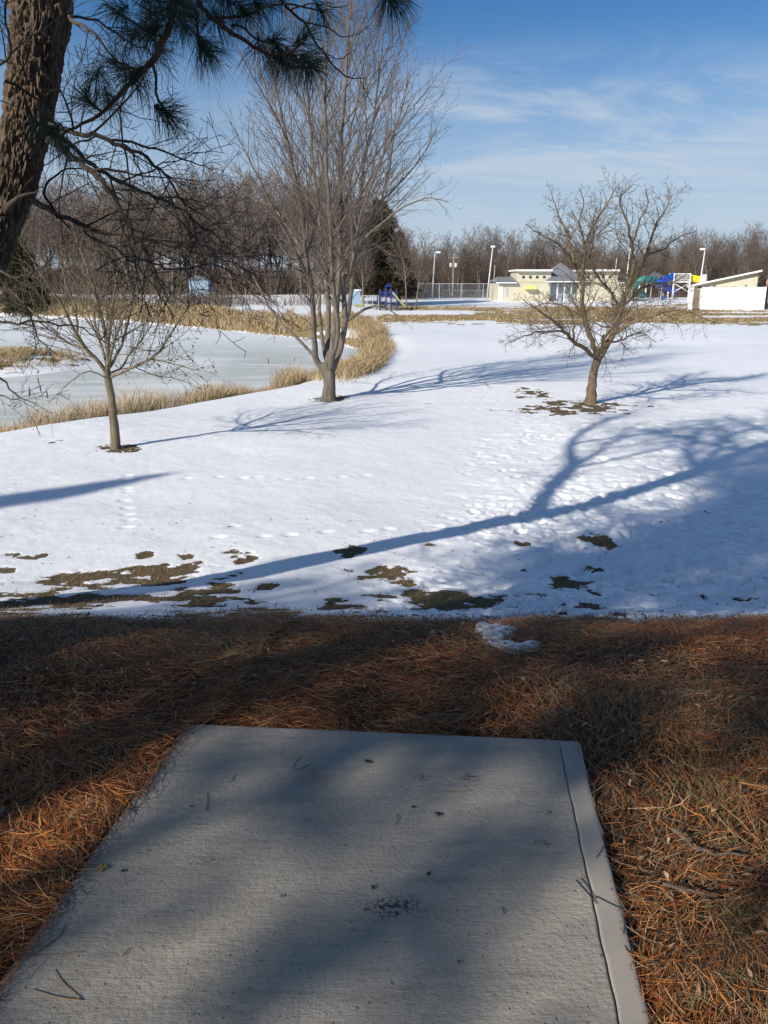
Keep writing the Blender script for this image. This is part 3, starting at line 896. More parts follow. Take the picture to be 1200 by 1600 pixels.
# crown above the frame: limbs that throw the branching shadow over the snow
P_C = dict(levels=4, seg=[.5, .35, .3, .2], wig=[.12, .16, .2, .2], trop=[.04, .03, .02, 0], tip=.4, rmin=.009,
           dens=[3.8, 4.0, 3.6, 2], t0=[.2, .15, .1, .1], ang=[42, 44, 44, 40], up=[.1, .06, .03, 0], lenf=[.45, .5, .5, .4],
           lmax=[2.8, 1.6, .8, .4], rf=.7, rk=.027, fall=.35)
rc = random.Random(33)
for (base, d, L, r0) in ((up[0], (-.7, .8, .6), 3.4, .10), (up[1], (-.9, .5, .3), 3.6, .09), (up[0], (-.3, .9, .9), 3.2, .08), (up[2], (-.8, .7, .5), 3.0, .08), (up[2], (-.2, .8, .7), 3.0, .08), (up[3], (-.7, .3, .8), 2.4, .04), (up[0], (.9, -.1, .75), 3.6, .09), (up[1], (-.7, .4, .7), 3.2, .08), (up[1] + Vector((0, 0, .3)), (.6, .5, .9), 3.6, .08),
                         (up[2], (.8, -.5, .8), 3.0, .07), (up[2], (-.6, -.3, .9), 2.6, .06), (up[3], (.5, .5, .8), 2.0, .04), (s_pts[-3], (-.5, .8, .8), 2.8, .07), (s_pts[-3], (.6, -.2, 1), 2.8, .07), (s_pts[-4], (.2, .9, .6), 2.8, .07), (s_pts[-4], (.8, .2, .8), 2.6, .06), (s_pts[-2], (.1, .6, .8), 2.4, .05), (s_pts[-5], (-.8, .3, .8), 2.6, .06)):
    o2 = [[] for _ in range(6)]
    grow(o2, base, Vector(d), L, r0, 0, P_C, rc)
    for i in range(5): out[i] += o2[i]
finish_dark = [(out[0], 9), (out[1], 5), (out[2], 4), (out[3], 3)]
link('crown', tube_mesh('crown', finish_dark, M_DARK_T, lean_base), lean)


# ------------------------------------------------------------------ pines
def tufts(centers, dirs, n, length, spread, seed, width=.0016, droop=.25, jitter=.25):
    """needle tufts: slim tapering two-segment blades"""
    g = np.random.default_rng(seed)
    C = np.repeat(np.asarray(centers, float), n, 0); D = np.repeat(np.asarray(dirs, float), n, 0)
    D /= np.linalg.norm(D, axis=1, keepdims=True)
    N = len(C)
    rv = g.normal(size=(N, 3)); rv -= D * np.sum(rv * D, 1, keepdims=True); rv /= np.linalg.norm(rv, axis=1, keepdims=True)
    a = spread * np.sqrt(g.random(N))[:, None]
    d = D * np.cos(a) + rv * np.sin(a)
    L = length * (1 + jitter * g.uniform(-1, .6, N))[:, None]
    C = C - D * (g.random(N)[:, None] * length * .5)
    side = np.cross(d, g.normal(size=(N, 3))); side /= np.linalg.norm(side, axis=1, keepdims=True)
    mid_ = C + d * L * .5
    tip = C + d * L + np.array([[0, 0, -1.]]) * droop * L * g.random(N)[:, None]
    w_ = width
    V = np.stack([C - side * w_, C + side * w_, mid_ - side * w_, mid_ + side * w_, tip - side * w_ * .3, tip + side * w_ * .3], 1)
    q = np.array([[0, 1, 3, 2], [2, 3, 5, 4]])
    f = (np.arange(N)[:, None, None] * 6 + q[None]).reshape(-1)
    return V.reshape(-1, 3), f


PB = Vector((-4.3, .9, 0)); PB.z = Z(PB.x, PB.y)
PD = 4.6
pine = thing('pine_tree', 'long-needled pine whose dark tufted branches hang into the top left of the view', 'tree', PB)
ptr = [PB + Vector((0, 0, -.1)), PB + Vector((.02, 0, 2)), PB + Vector((.1, .05, 4.5)), PB + Vector((.05, .1, 7.5)), PB + Vector((.1, .1, 10.5)), PB + Vector((.1, .1, 12.5))]
ptc = smooth_chain(ptr, [.26, .21, .19, .14, .08, .02], 6)
rp = random.Random(17)
br, tc_, td_ = [], [], []


def px_branch(pts_, w_, wob=.03):
    P_ = [pt(a, b, PD + c) for a, b, c in pts_]
    c = smooth_chain(P_, [x / 2 / F_PX * PD for x in w_], 4, wob, rp)
    br.append(c); return c


LIMB = PB + Vector((.05, .05, 5.4))
h1 = pt(277, -30, PD)
l1 = smooth_chain([LIMB, LIMB + Vector((1.0, 1.2, .1)), pt(340, -260, PD - .3), h1 + Vector((.02, 0, .15)), h1], [.05, .04, .03, .02, .018], 5, .02, rp); br.append(l1)
px_branch([(277, -30, 0), (270, 20, 0), (253, 67, 0), (233, 103, 0), (187, 147, .1), (150, 183, .15), (110, 203, .2), (85, 218, .2)], [11, 10, 9.5, 9, 6.5, 5, 4, 3])
px_branch([(240, 103, 0), (244, 125, -.05), (245, 150, -.05), (257, 173, -.1)], [4.5, 4, 3.5, 4])
px_branch([(270, 5, 0), (305, 15, -.1), (309, 45, -.1), (310, 67, -.1), (318, 78, -.1)], [6, 5, 4, 4, 4])
px_branch([(300, -60, .3), (310, 0, .1), (335, 31, 0), (363, 52, 0), (405, 77, 0), (433, 91, 0), (454, 105, 0), (489, 105, 0)], [8, 7, 6.5, 6, 5.5, 5, 4.5, 4.5])
px_branch([(363, 40, 0), (378, 42, .1), (400, 60, .2), (425, 68, .3)], [4, 3.5, 3, 3])
px_branch([(430, 90, 0), (455, 80, -.1), (478, 60, -.2)], [4, 3.2, 3])
px_branch([(420, -60, .5), (440, 0, .4), (475, 35, .4), (496, 70, .4), (524, 105, .4), (545, 121, .4), (573, 122, .4)], [5, 4.5, 4, 3.2, 2.6, 2, 1.2])
px_branch([(475, 35, .4), (510, 42, .4), (535, 58, .4), (560, 52, .4)], [2.4, 2, 1.6, .9])
px_branch([(455, 15, .4), (490, 5, .5), (520, 12, .5), (545, 8, .5)], [2.4, 2, 1.6, .9])
px_branch([(505, 82, .4), (530, 92, .5), (552, 78, .5)], [1.8, 1.4, .8])
px_branch([(500, -140, .2), (570, -90, 0), (600, -40, -.2), (609, -8, -.3)], [7, 6, 5, 5])
px_branch([(233, 103, 0), (215, 112, -.1), (207, 120, -.1)], [5, 4, 4])
px_branch([(258, 60, .1), (225, 45, .2), (180, 20, .3), (160, 5, .35)], [5, 4, 3.2, 2])
px_branch([(225, 112, .1), (190, 100, .25), (172, 92, .3)], [4, 3.4, 2.6])
px_branch([(340, 30, 0), (385, 22, .1), (440, 5, .2), (505, 18, .3)], [4.5, 4, 3, 2.4])
px_branch([(160, 175, .1), (140, 160, 0), (133, 150, 0)], [4, 3.5, 3.5])
l2 = smooth_chain([LIMB + Vector((0, 0, .5)), LIMB + Vector((1.6, 1.2, .4)), pt(420, -320, PD), pt(500, -140, PD + .2)], [.05, .04, .03, .012], 5, .02, rp); br.append(l2)
br.append(smooth_chain([LIMB + Vector((1.6, 1.2, .4)), pt(380, -180, PD + .4), pt(420, -60, PD + .5)], [.025, .015, .009], 5, .02, rp))
br.append(smooth_chain([LIMB + Vector((1.0, 1.2, .1)), pt(250, -180, PD + .4), pt(300, -60, PD + .3)], [.025, .018, .012], 5, .02, rp))
TUFT_K = 1.9
TUFT = [(323, 80, -.1, .5, -.8, 1.0, 150), (263, 180, -.1, .8, -.5, 1.05, 140), (207, 123, -.1, -.6, -.5, 1.3, 150), (133, 150, 0, -.4, .5, 1.3, 110), (78, 208, .1, -.5, -.3, 1.3, 120),
        (233, 50, 0, -.6, -.2, 1.3, 130), (262, 22, 0, -.3, -.4, 1.4, 130), (360, 7, 0, .3, -.4, 1.3, 120), (430, 66, .3, .4, -.2, 1.1, 100), (489, 105, 0, .7, -.6, 1.25, 160), (405, 10, .2, .3, -.5, 1.2, 110),
        (611, -4, -.3, .2, -1, .9, 150), (478, 56, -.2, .7, .4, 1.0, 70), (440, 94, 0, .2, -.9, 1.0, 110), (235, 20, .3, -.5, .2, 1.4, 110), (300, 20, .2, .4, .1, 1.3, 110), (95, 225, .3, .3, -1, .7, 70), (170, 160, .2, .1, -.8, 1.1, 80), (405, 77, .1, .1, -1, 1.0, 60), (290, 45, .3, .3, -.6, 1.2, 80), (255, 80, .3, .5, -.5, 1.1, 60), (225, -10, .1, -.4, -.5, 1.3, 100), (180, 20, .3, -.5, -.3, 1.4, 100), (205, 60, .35, -.4, -.6, 1.3, 90), (285, 5, -.2, .4, -.7, 1.3, 110), (340, 35, .2, .3, -.8, 1.2, 90), (385, 25, .1, .4, -.6, 1.2, 90), (150, 120, .3, -.2, -.7, 1.3, 80), (460, 95, .1, .5, -.8, 1.2, 90), (175, 95, .3, -.3, .3, 1.3, 80), (505, 20, .3, .5, -.6, 1.1, 60), (320, -10, .1, .2, -.6, 1.3, 100), (440, -10, .3, .4, -.6, 1.2, 90)]
VV, FF, off = [], [], 0
for i, (a, b, c, dx, dz, spd, n) in enumerate(TUFT):
    v, f = tufts([pt(a, b, PD + c)], [(dx, rp.uniform(-.4, .4), dz)], int(n * TUFT_K), .175, spd * 1.12, 100 + i, .0011, .35)
    VV.append(v); FF.append(f + off); off += len(v)


# the rest of the crown, out of the frame, that shades the slab
def pine_crown(base, trunk_chain, h0, h1, reach, nb, seed, keep=None, L_=.22, tn=26, width=.0075, ns=8):
    r = random.Random(seed)
    chs, cs, ds = [], [], []
    tp_, tr_ = trunk_chain
    for b in range(nb):
        h = h0 + (h1 - h0) * (b + r.random()) / nb
        az = b * 2.4 + r.uniform(-.4, .4)
        i = min(range(len(tp_)), key=lambda q: abs(tp_[q].z - base.z - h))
        s = tp_[i].copy()
        rc_ = reach * (1 - .75 * ((h - h0) / (h1 - h0)) ** 1.3) * r.uniform(.65, 1.1)
        d = Vector((math.cos(az), math.sin(az), r.uniform(-.05, .3)))
        p = [s]; n = 7
        for q in range(n):
            d = (d + rvec(r) * .12 + Vector((0, 0, .02))).normalized()
            p.append(p[-1] + d * rc_ / n)
        if keep and not all(keep(x) for x in p): continue
        chs.append((p, [max(.008, .045 * (1 - q / n) * rc_ / 3) for q in range(n + 1)]))
        for q in range(2, n + 1):
            for s_ in range(ns):
                e = p[q] + (rvec(r) + Vector((0, 0, .15))) * r.uniform(.2, .8)
                if keep and not keep(e): continue
                chs.append(([p[q], p[q].lerp(e, .5) + rvec(r) * .03, e], [.010, .008, .006]))
                cs.append(tuple(e)); ds.append(tuple((e - p[q]).normalized()))
    v, f = tufts(cs, ds, tn, L_, 1.35, seed + 5, width)
    return chs, v, f


SH = Vector((-math.sin(SUN_AZ), -math.cos(SUN_AZ))).normalized()      # the way shadows run


def off_frame(p):
    # no foliage where it would shade the open snow or the furrowed trunk, which stand in the sun in this place
    L = (p.z + 3.4) / math.tan(SUN_EL)
    gx_, gy_ = p.x + SH.x * L, p.y + SH.y * L
    side_ = (gx_ - lean_base.x) * SH.y - (gy_ - lean_base.y) * SH.x
    if side_ < .15 and gy_ > 5.5: return False
    for q_ in t_pts[3:]:
        d_ = q_ - p; a_ = -d_.dot(sd)
        if a_ > 0 and (d_ + sd * a_).length < .42: return False
    return in_margin(p)


def in_margin(p):
    # keep the generic crown out of the camera's view (its shown branches are modelled one by one above)
    d = p.y * CP - p.z * SP
    if d < .1: return p.y < .6 or p.z > .8
    x = p.x / d * F_PX; y = (p.y * SP + p.z * CP) / d * F_PX
    return abs(x) > 690 or y > 900


chs, v, f = pine_crown(PB, ptc, 3.2, 12.2, 3.1, 40, 51, off_frame, ns=4)
VV.append(v); FF.append(f + off); off += len(v)
link('trunk', tube_mesh('trunk', [([ptc], 16)], M_PINE_B, PB), pine)
link('branches', tube_mesh('branches', [(br, 7), (chs, 4)], M_PINE_B, PB), pine)
link('crown', make_mesh('crown', np.vstack(VV) - np.array(PB), np.concatenate(FF), 4, M_NEEDLE_G), pine)

for i, (bx, by, h, reach, nb, h0, lab) in enumerate(((-8.6, -2.9, 16, 3.6, 62, 4.6, 'tall pine standing off to the left behind the concrete slab'),
                                                 (-2.6, -4.6, 13, 3.4, 44, 3.2, 'tall pine standing behind the near end of the concrete slab'),
                                                 (-7.3, -4.0, 12, 3.6, 40, 3.0, 'shorter pine with low boughs between the two tall pines behind the slab'),
                                                 (-11.2, -6.0, 17, 4.0, 66, 4.0, 'tallest pine, farthest back behind the left side of the slab'))):
    b = Vector((bx, by, Z(bx, by)))
    o = thing('pine_tree', lab, 'tree', b)
    c = smooth_chain([b + Vector((0, 0, -.1)), b + Vector((.1, 0, h * .3)), b + Vector((0, .15, h * .6)), b + Vector((.1, .1, h))], [.27, .22, .15, .02], 7)
    chs, v, f = pine_crown(b, c, h0, h - .4, reach, nb, 60 + i, off_frame, ns=(6, 4, 4, 4)[i])
    link('trunk', tube_mesh('trunk', [([c], 14)], M_PINE_B, b), o)
    link('branches', tube_mesh('branches', [(chs, 4)], M_PINE_B, b), o)
    link('crown', make_mesh('crown', v - np.array(b), f, 4, M_NEEDLE_G), o)


# ------------------------------------------------------------------ conifers (spruce shape)
def spruce(base, h, rad, seed, label, m=M_SPRUCE, n=9000, ln=.35, h0=.06, lean_=(0, 0), name='spruce_tree', group=None, pw=.9):
    g = np.random.default_rng(seed)
    o = thing(name, label, 'tree', base, group)
    t = g.random(n) ** .75                                     # 0 base .. 1 top, more low down
    t = 1 - t if False else g.beta(1.1, 1.7, n)
    az = g.random(n) * 2 * np.pi
    lay = np.floor(t * h / .45)
    bump_ = .45 + .6 * _hash(lay.astype(np.int64), np.floor(az / 6.283 * 9 + lay * 2.3).astype(np.int64), seed)
    rr_ = rad * (1 - t) ** pw * bump_ * (g.random(n) ** .45)
    z = h * h0 + t * h * (1 - h0) - rr_ * .12
    C = np.stack([rr_ * np.cos(az) + lean_[0] * t, rr_ * np.sin(az) + lean_[1] * t, z], 1)
    out_ = np.stack([np.cos(az), np.sin(az), np.full(n, -.1) + g.normal(size=n) * .35], 1)
    v, f = tufts(C, out_, 4, ln, .7, seed + 1, ln * .05, .3)
    tr = ([Vector((0, 0, -.1)), Vector((lean_[0] * .5, lean_[1] * .5, h * .5)), Vector((lean_[0], lean_[1], h * .98))], [h * .022, h * .014, .01])
    link('trunk', tube_mesh('trunk', [([tr], 8)], M_PINE_B), o)
    link('crown', make_mesh('crown', v, f, 4, m), o)
    return o


# evergreen out of frame at the left that throws the long shadow tongue
tip = ground_at(268, 741)
hh = 8.5
Lsh = (hh + tip.z - Z(tip.x - 12, 3) * 0 + 0) / math.tan(SUN_EL)
gx, gy = tip.x, tip.y
zb = Z(-17, 0.5)
for _ in range(4):
    hgt = hh + zb - tip.z
    bx = tip.x + math.sin(SUN_AZ) * hgt / math.tan(SUN_EL); by = tip.y + math.cos(SUN_AZ) * hgt / math.tan(SUN_EL)
    zb = Z(bx, by)
spruce(Vector((bx, by, zb)), hh, 2.1, 5, 'narrow dark evergreen standing out of view at far left, casting a pointed shadow', n=6000, ln=.3)

s1 = pt(592, 482, 99); s1.z = Z(s1.x, s1.y)
spruce(s1, 12.0, 4.8, 7, 'big dark evergreen behind the playground and the bare multi-stemmed tree', n=9000, ln=.6, pw=.52, h0=.12)
s2 = pt(624, 480, 106); s2.z = Z(s2.x, s2.y)
spruce(s2, 9.0, 2.7, 8, 'smaller dark evergreen just right of the big one by the playground', n=5000, ln=.45, pw=.7, h0=.2)
s3 = pt(38, 470, 96); s3.z = Z(s3.x, s3.y)
M_CEDAR = island_mat('olive_cedar', [(0, (.03, .035, .015)), (.6, (.06, .062, .025)), (1, (.11, .095, .04))], .7)
spruce(s3, 9.0, 3.2, 9, 'olive green evergreen among bare trees at far left across the pond', m=M_CEDAR, n=6000, ln=.5, pw=.55)


# ------------------------------------------------------------------ far bare woods
def far_proto(seed, h, form):
    r = random.Random(seed)
    out = [[] for _ in range(5)]
    P = dict(levels=4, seg=[1.2, .9, .6, .4], wig=[.10, .15, .18, .22], trop=[.02, .05, .03, .0], tip=.2, rmin=.014,
             dens=[3.0, 2.4, 3.2, 2], t0=[.18 if form else .3, .15, .1, .1], ang=[38 if form else 52, 42, 42, 40], up=[.25, .1, .05, 0], lenf=[.48, .5, .5, .4],
             lmax=[6, 3.0, 1.3, .6], rf=.55, rk=.011, fall=.5)
    grow(out, Vector((0, 0, -.2)), Vector((0, 0, 1)), h * .92, h * .012, 0, P, r)
    tr = tube_mesh('trunk', [([out[0][0]], 7)], M_FAR_B)
    cr = tube_mesh('crown', [(out[1], 4), (out[2], 3), (out[3], 3)], M_FAR_T)
    return tr, cr


PROTO = [far_proto(200 + i, h, i % 2) for i, h in enumerate((11, 13, 9, 12, 10, 14, 8))]


def far_tree(pi, x, y, s, rz, label, group):
    o = thing('bare_tree', label, 'tree', (x, y, float(base_z(x, y))), group)
    o.scale = (s * rnd.uniform(.85, 1.15), s * rnd.uniform(.85, 1.15), s); o.rotation_euler = (0, 0, rz)
    link('trunk', PROTO[pi][0], o); link('crown', PROTO[pi][1], o)
    return o


rf = random.Random(99)
cnt = 0
# right background woods
for i in range(85):
    px = 630 + 630 * (i + rf.random()) / 85
    Yd = rf.uniform(150, 205)
    x = (px - 600) / F_PX * Yd * CP
    top = 378 + 10 * math.sin(px * .021) + rf.uniform(-8, 14)
    if 690 < px < 770: top -= 12
    if px > 1140: top -= 6
    hh_ = (440 - top) * .933 / F_PX * Yd + 2.4
    pi = rf.randrange(7); hs = (11, 13, 9, 12, 10, 14, 8)[pi]
    far_tree(pi, x, Yd, hh_ / hs, rf.uniform(0, 6.28), 'leafless brown tree in the far woods beyond the pool buildings', 'trees of the far woods behind the pool')
# second denser layer behind
for i in range(90):
    px = 620 + 640 * (i + rf.random()) / 90
    Yd = rf.uniform(210, 260)
    x = (px - 600) / F_PX * Yd * CP
    hh_ = (440 - 388 + rf.uniform(-12, 6)) * .933 / F_PX * Yd + 2.2
    pi = rf.randrange(7); hs = (11, 13, 9, 12, 10, 14, 8)[pi]
    far_tree(pi, x, Yd, hh_ / hs, rf.uniform(0, 6.28), 'leafless brown tree in the far woods beyond the pool buildings', 'trees of the far woods behind the pool')
# left woods across the pond
for i in range(125):
    px = -80 + 720 * (i + rf.random()) / 125
    Yd = rf.uniform(113, 170)
    x = (px - 600) / F_PX * Yd * CP
    top = 335 + rf.uniform(-28, 30) - 30 * math.exp(-((px - 400) / 70) ** 2) - 25 * math.exp(-((px - 240) / 60) ** 2) - 15 * math.exp(-((px - 60) / 60) ** 2)
    if px > 560: top = 370 + rf.uniform(-15, 10)
    hh_ = (440 - top) * .933 / F_PX * Yd + 2.8
    pi = rf.randrange(7); hs = (11, 13, 9, 12, 10, 14, 8)[pi]
    far_tree(pi, x, Yd, hh_ / hs, rf.uniform(0, 6.28), 'leafless brown tree in the woods across the frozen pond', 'trees of the woods across the pond')
for i, (px, Yd, pi, hh_) in enumerate(((568, 92.5, 1, 10.5), (650, 93, 6, 8.0), (636, 92, 4, 8.5))):
    far_tree(pi, (px - 600) / F_PX * Yd * CP, Yd, hh_ / (11, 13, 9, 12, 10, 14, 8)[pi], i * 2.1, 'pale leafless tree standing in front of the dark evergreens by the playground', 'leafless trees before the evergreens')
# undergrowth: brush masses that read as one
def brush(name, label, spots, n_per, hgt, seed, m):
    g = np.random.default_rng(seed)
    C = np.repeat(np.array(spots, float), n_per, 0)
    n = len(C)
    C[:, 0] += g.normal(size=n) * 1.6; C[:, 1] += g.normal(size=n) * 1.2
    C[:, 2] = base_z(C[:, 0], C[:, 1])
    H = hgt * g.uniform(.4, 1.1, n)
    d = np.stack([g.normal(size=n) * .35, g.normal(size=n) * .35, np.ones(n)], 1)
    tip_ = C + d * H[:, None]; mid_ = C + d * H[:, None] * .5 + g.normal(size=(n, 3)) * .12
    s_ = g.normal(size=(n, 3)); s_[:, 2] = 0; s_ /= np.linalg.norm(s_, axis=1, keepdims=True)
    w_ = .03
    V = np.stack([C - s_ * w_, C + s_ * w_, mid_ - s_ * w_ * .8, mid_ + s_ * w_ * .8, tip_ - s_ * w_ * .3, tip_ + s_ * w_ * .3], 1)
    q = np.array([[0, 1, 3, 2], [2, 3, 5, 4]])
    f = (np.arange(n)[:, None, None] * 6 + q[None]).reshape(-1)
    tag(link(name, make_mesh(name, V.reshape(-1, 3), f, 4, m, False)), label, 'brush', kind='stuff')


M_BRUSH = island_mat('brush_twigs', [(0, (.075, .056, .044)), (.6, (.16, .125, .10)), (1, (.26, .205, .16))], .85)
sp1 = []
for i in range(560):
    px = rf.uniform(-60, 655); Yd = rf.uniform(120, 165); sp1.append(((px - 600) / F_PX * Yd * CP, Yd, 0))
brush('undergrowth', 'brown tangle of bare undergrowth among the trees across the pond', sp1, 60, 4.2, 1, M_BRUSH)
sp1 = []
for i in range(70):
    px = rf.choice([rf.uniform(270, 345), rf.uniform(0, 540)]); Yd = rf.uniform(93, 103); sp1.append(((px - 600) / F_PX * Yd * CP, Yd, 0))
brush('bank_shrubs', 'grey brown bare shrubs scattered behind the reeds of the far bank', sp1, 34, 1.6, 5, M_BRUSH)
sp1 = []
for i in range(650):
    px = rf.uniform(600, 1260); Yd = rf.uniform(165, 230); sp1.append(((px - 600) / F_PX * Yd * CP, Yd, 0))
brush('undergrowth', 'brown tangle of bare undergrowth in the far woods behind the pool', sp1, 60, 7.0, 2, M_BRUSH)


# ------------------------------------------------------------------ dry reeds and grass
def blades(name, X, Y, H, Wd, m, seed, label, lean_=.35, zofs=0.0, cat='dry grass'):
    g = np.random.default_rng(seed); n = len(X)
    Zb = full_z(X, Y) + zofs
    C = np.stack([X, Y, Zb - .02], 1)
    d = np.stack([g.normal(size=n) * lean_ + .12, g.normal(size=n) * lean_, np.ones(n)], 1)
    H = H[:, None] if np.ndim(H) else np.full((n, 1), H)
    mid_ = C + d * H * .55; bend = np.stack([g.normal(size=n), g.normal(size=n), -np.abs(g.normal(size=n)) * .6], 1) * .22
    tip_ = C + d * H + bend * H
    s_ = np.stack([np.ones(n), g.normal(size=n) * .7, np.zeros(n)], 1); s_ /= np.linalg.norm(s_, axis=1, keepdims=True)
    w_ = (Wd[:, None] if np.ndim(Wd) else np.full((n, 1), Wd)) * .5
    V = np.stack([C - s_ * w_, C + s_ * w_, mid_ - s_ * w_, mid_ + s_ * w_, tip_ - s_ * w_ * .4, tip_ + s_ * w_ * .4], 1)
    q = np.array([[0, 1, 3, 2], [2, 3, 5, 4]])
    f = (np.arange(n)[:, None, None] * 6 + q[None]).reshape(-1)
    return tag(link(name, make_mesh(name, V.reshape(-1, 3), f, 4, m, False)), label, cat, kind='stuff')


M_REED = island_mat('dry_reeds', [(0, (.20, .13, .07)), (.4, (.36, .26, .15)), (.8, (.52, .41, .25)), (1, (.64, .53, .36))], .7)
M_REEDF = island_mat('dry_reeds_golden', [(0, (.13, .085, .045)), (.35, (.27, .19, .10)), (.75, (.45, .34, .19)), (1, (.58, .47, .30))], .75)


def sample_shore(n, smin, smax, xr, yr, seed):
    g = np.random.default_rng(seed)
    X, Y_ = [], []
    tot = 0
    while tot < n:
        x = g.uniform(*xr, n * 3); y = g.uniform(*yr, n * 3)
        s = pond_sd(x, y)
        clump = fbm(x * .55, y * .55, seed + 3, 3)
        ok = (s > smin) & (s < smax * (.35 + 1.3 * clump)) & (g.random(n * 3) < .25 + 1.2 * clump)
        X.append(x[ok]); Y_.append(y[ok]); tot += ok.sum()
    X = np.concatenate(X)[:n]; Y_ = np.concatenate(Y_)[:n]
    return X, Y_


X, Y_ = sample_shore(12000, -.25, .85, (-13, 0), (15, 40), 1)
a = fbm(X * .8, Y_ * .8, 12, 3); gg = np.random.default_rng(1)
blades('dry_reeds', X, Y_, (1 + .5 * (X < -3.2)) * (.12 + 1.1 * np.clip(a - .35, 0, 1)) * gg.uniform(.5, 1.2, len(X)), .009, M_REED, 2, 'straw coloured dry grass lining the near pond bank', .3)
mg = ground_at(585, 545)
g2 = np.random.default_rng(5)
n = 15000
uu = np.clip(g2.normal(size=n) * .45, -1, 1)
mp = [ground_at(a_, b_) for a_, b_ in ((560, 588), (600, 572), (612, 548), (600, 520), (575, 505), (545, 498))]
tt = g2.random(n) * (len(mp) - 1); ii = tt.astype(int); ff = tt - ii
mx = np.array([p.x for p in mp]); my = np.array([p.y for p in mp])
X = mx[ii] * (1 - ff) + mx[np.minimum(ii + 1, 5)] * ff - np.abs(g2.normal(size=n)) * (.45 + .010 * my[ii]); Y_ = my[ii] * (1 - ff) + my[np.minimum(ii + 1, 5)] * ff + g2.normal(size=n) * .8
k_ = pond_sd(X, Y_) > -.4
X, Y_ = X[k_], Y_[k_]
blades('dry_reeds', X, Y_, (.25 + .85 * fbm(X * .7, Y_ * .5, 8, 3)) * (.6 + .4 * np.clip((Y_ - 30) / 20, 0, 1)) * g2.uniform(.5, 1.1, len(X)), .010 + Y_ * .0002, M_REEDF, 3, 'tall golden clump of dry grass at the right end of the pond', .28)
X, Y_ = sample_shore(26000, -.3, 9, (-75, -1), (62, 108), 7)
blades('dry_reeds', X, Y_, (.15 + .95 * fbm(X * .3, Y_ * .3, 8, 3)) * g2.uniform(.5, 1.1, len(X)), .035, M_REEDF, 4, 'wide band of golden dry grass along the far pond bank', .3)
n = 5000
X = ISL.x + .6 + g2.normal(size=n) * 1.1; Y_ = ISL.y + g2.normal(size=n) * 1.5
k_ = (island(X, Y_) > .55) & (fbm(X * .9, Y_ * .9, 4, 3) > .42); X, Y_ = X[k_], Y_[k_]
blades('dry_reeds', X, Y_, g2.uniform(.15, .5, len(X)), .014, M_REEDF, 6, 'golden dry grass on the little spit of land in the pond', .35)
# standing cattails near the bank at left
mm = []
for (a_, b_) in ((68, 655), (73, 653), (60, 668), (83, 670), (52, 660), (420, 600), (460, 585), (483, 585), (490, 580)):
    q = ground_at(a_, b_ + 14); q = Vector((q.x, q.y, Z(q.x, q.y)))
    root = thing('cattail', 'dry cattail stalk standing in the grass at the near edge of the frozen pond', 'cattail', q, 'cattails at the pond edge')
    hgt = rf.uniform(.9, 1.3)
    tp2 = Vector((rf.uniform(-.08, .08), 0, hgt))
    link('stem', tube_mesh('stem', [([([Vector((0, 0, 0)), tp2 * .5 + Vector((.02, 0, 0)), tp2], [.006, .005, .004])], 5)], M_REED), root)
    link('seed_head', tube_mesh('seed_head', [([([tp2 * .8, tp2 * .82, tp2 * .93, tp2 * .95], [.004, .014, .014, .004])], 7)], M_LEAFD), root)

# grass poking through thin snow near the crest
g3 = np.random.default_rng(12)
n = 150000
Y_ = 3.9 + 6.5 * g3.random(n) ** 1.3; X = g3.uniform(-.62, .62, n) * Y_
k_ = (snow_mask(X, Y_) < .5); X, Y_ = X[k_], Y_[k_]
M_GRASS = island_mat('winter_grass', [(0, (.045, .03, .015)), (.35, (.11, .082, .038)), (.6, (.20, .14, .07)), (1, (.36, .27, .15))], .75)
blades('winter_grass', X, Y_, g3.uniform(.012, .055, len(X)), .0035, M_GRASS, 7, 'short brown and green grass showing through melting snow below the crest', .9)
# dark leaf bits and needles blown onto the snow
nl = 900
Yl = 4.4 + 7.5 * g3.random(nl) ** 1.6; Xl = g3.uniform(-.62, .62, nl) * Yl
kl = fbm(Xl * .9, Yl * .9, 19, 3) > .46
Xl, Yl = Xl[kl], Yl[kl]
tag(leaf_cloud('blown_leaves', np.stack([Xl, Yl, full_z(Xl, Yl) + .006], 1), g3.uniform(.006, .02, len(Xl)), M_LEAFD, seed=16, flat=.8, curl=.4), 'small dark leaf scraps blown over the snow below the crest', 'leaves', kind='stuff')
n = 26000
Y_ = g3.uniform(66, 100, n); X = g3.uniform(-.06, .56, n) * Y_
k_ = (snow_mask(X, Y_) < .5); X, Y_ = X[k_], Y_[k_]
blades('lawn_grass', X, Y_, g3.uniform(.05, .18, len(X)), .05, M_REEDF, 9, 'tawny winter lawn in front of the pool buildings', .6)

# ------------------------------------------------------------------ concrete slab
SLAB_Z = -1.60
cFL = ptz(292, 1129, SLAB_Z); cFR = ptz(905, 1156, SLAB_Z); cNR = ptz(1020, 1600, SLAB_Z)
dR = (cNR - cFR).normalized()
wv = cFR - cFL
# rotated rectangle
fx = Vector((wv.x, wv.y)).normalized(); bk = Vector((fx.y, -fx.x))      # towards camera
bk2 = Vector((dR.x, dR.y)).normalized()
W_ = Vector((wv.x, wv.y)).length
_q = ptz(0, 1528, SLAB_Z)
_det = fx.x * bk2.y - fx.y * bk2.x
_dx, _dy = _q.x - cFL.x, _q.y - cFL.y
SK = -((_dx * bk2.y - _dy * bk2.x) / _det) / ((fx.x * _dy - fx.y * _dx) / _det)


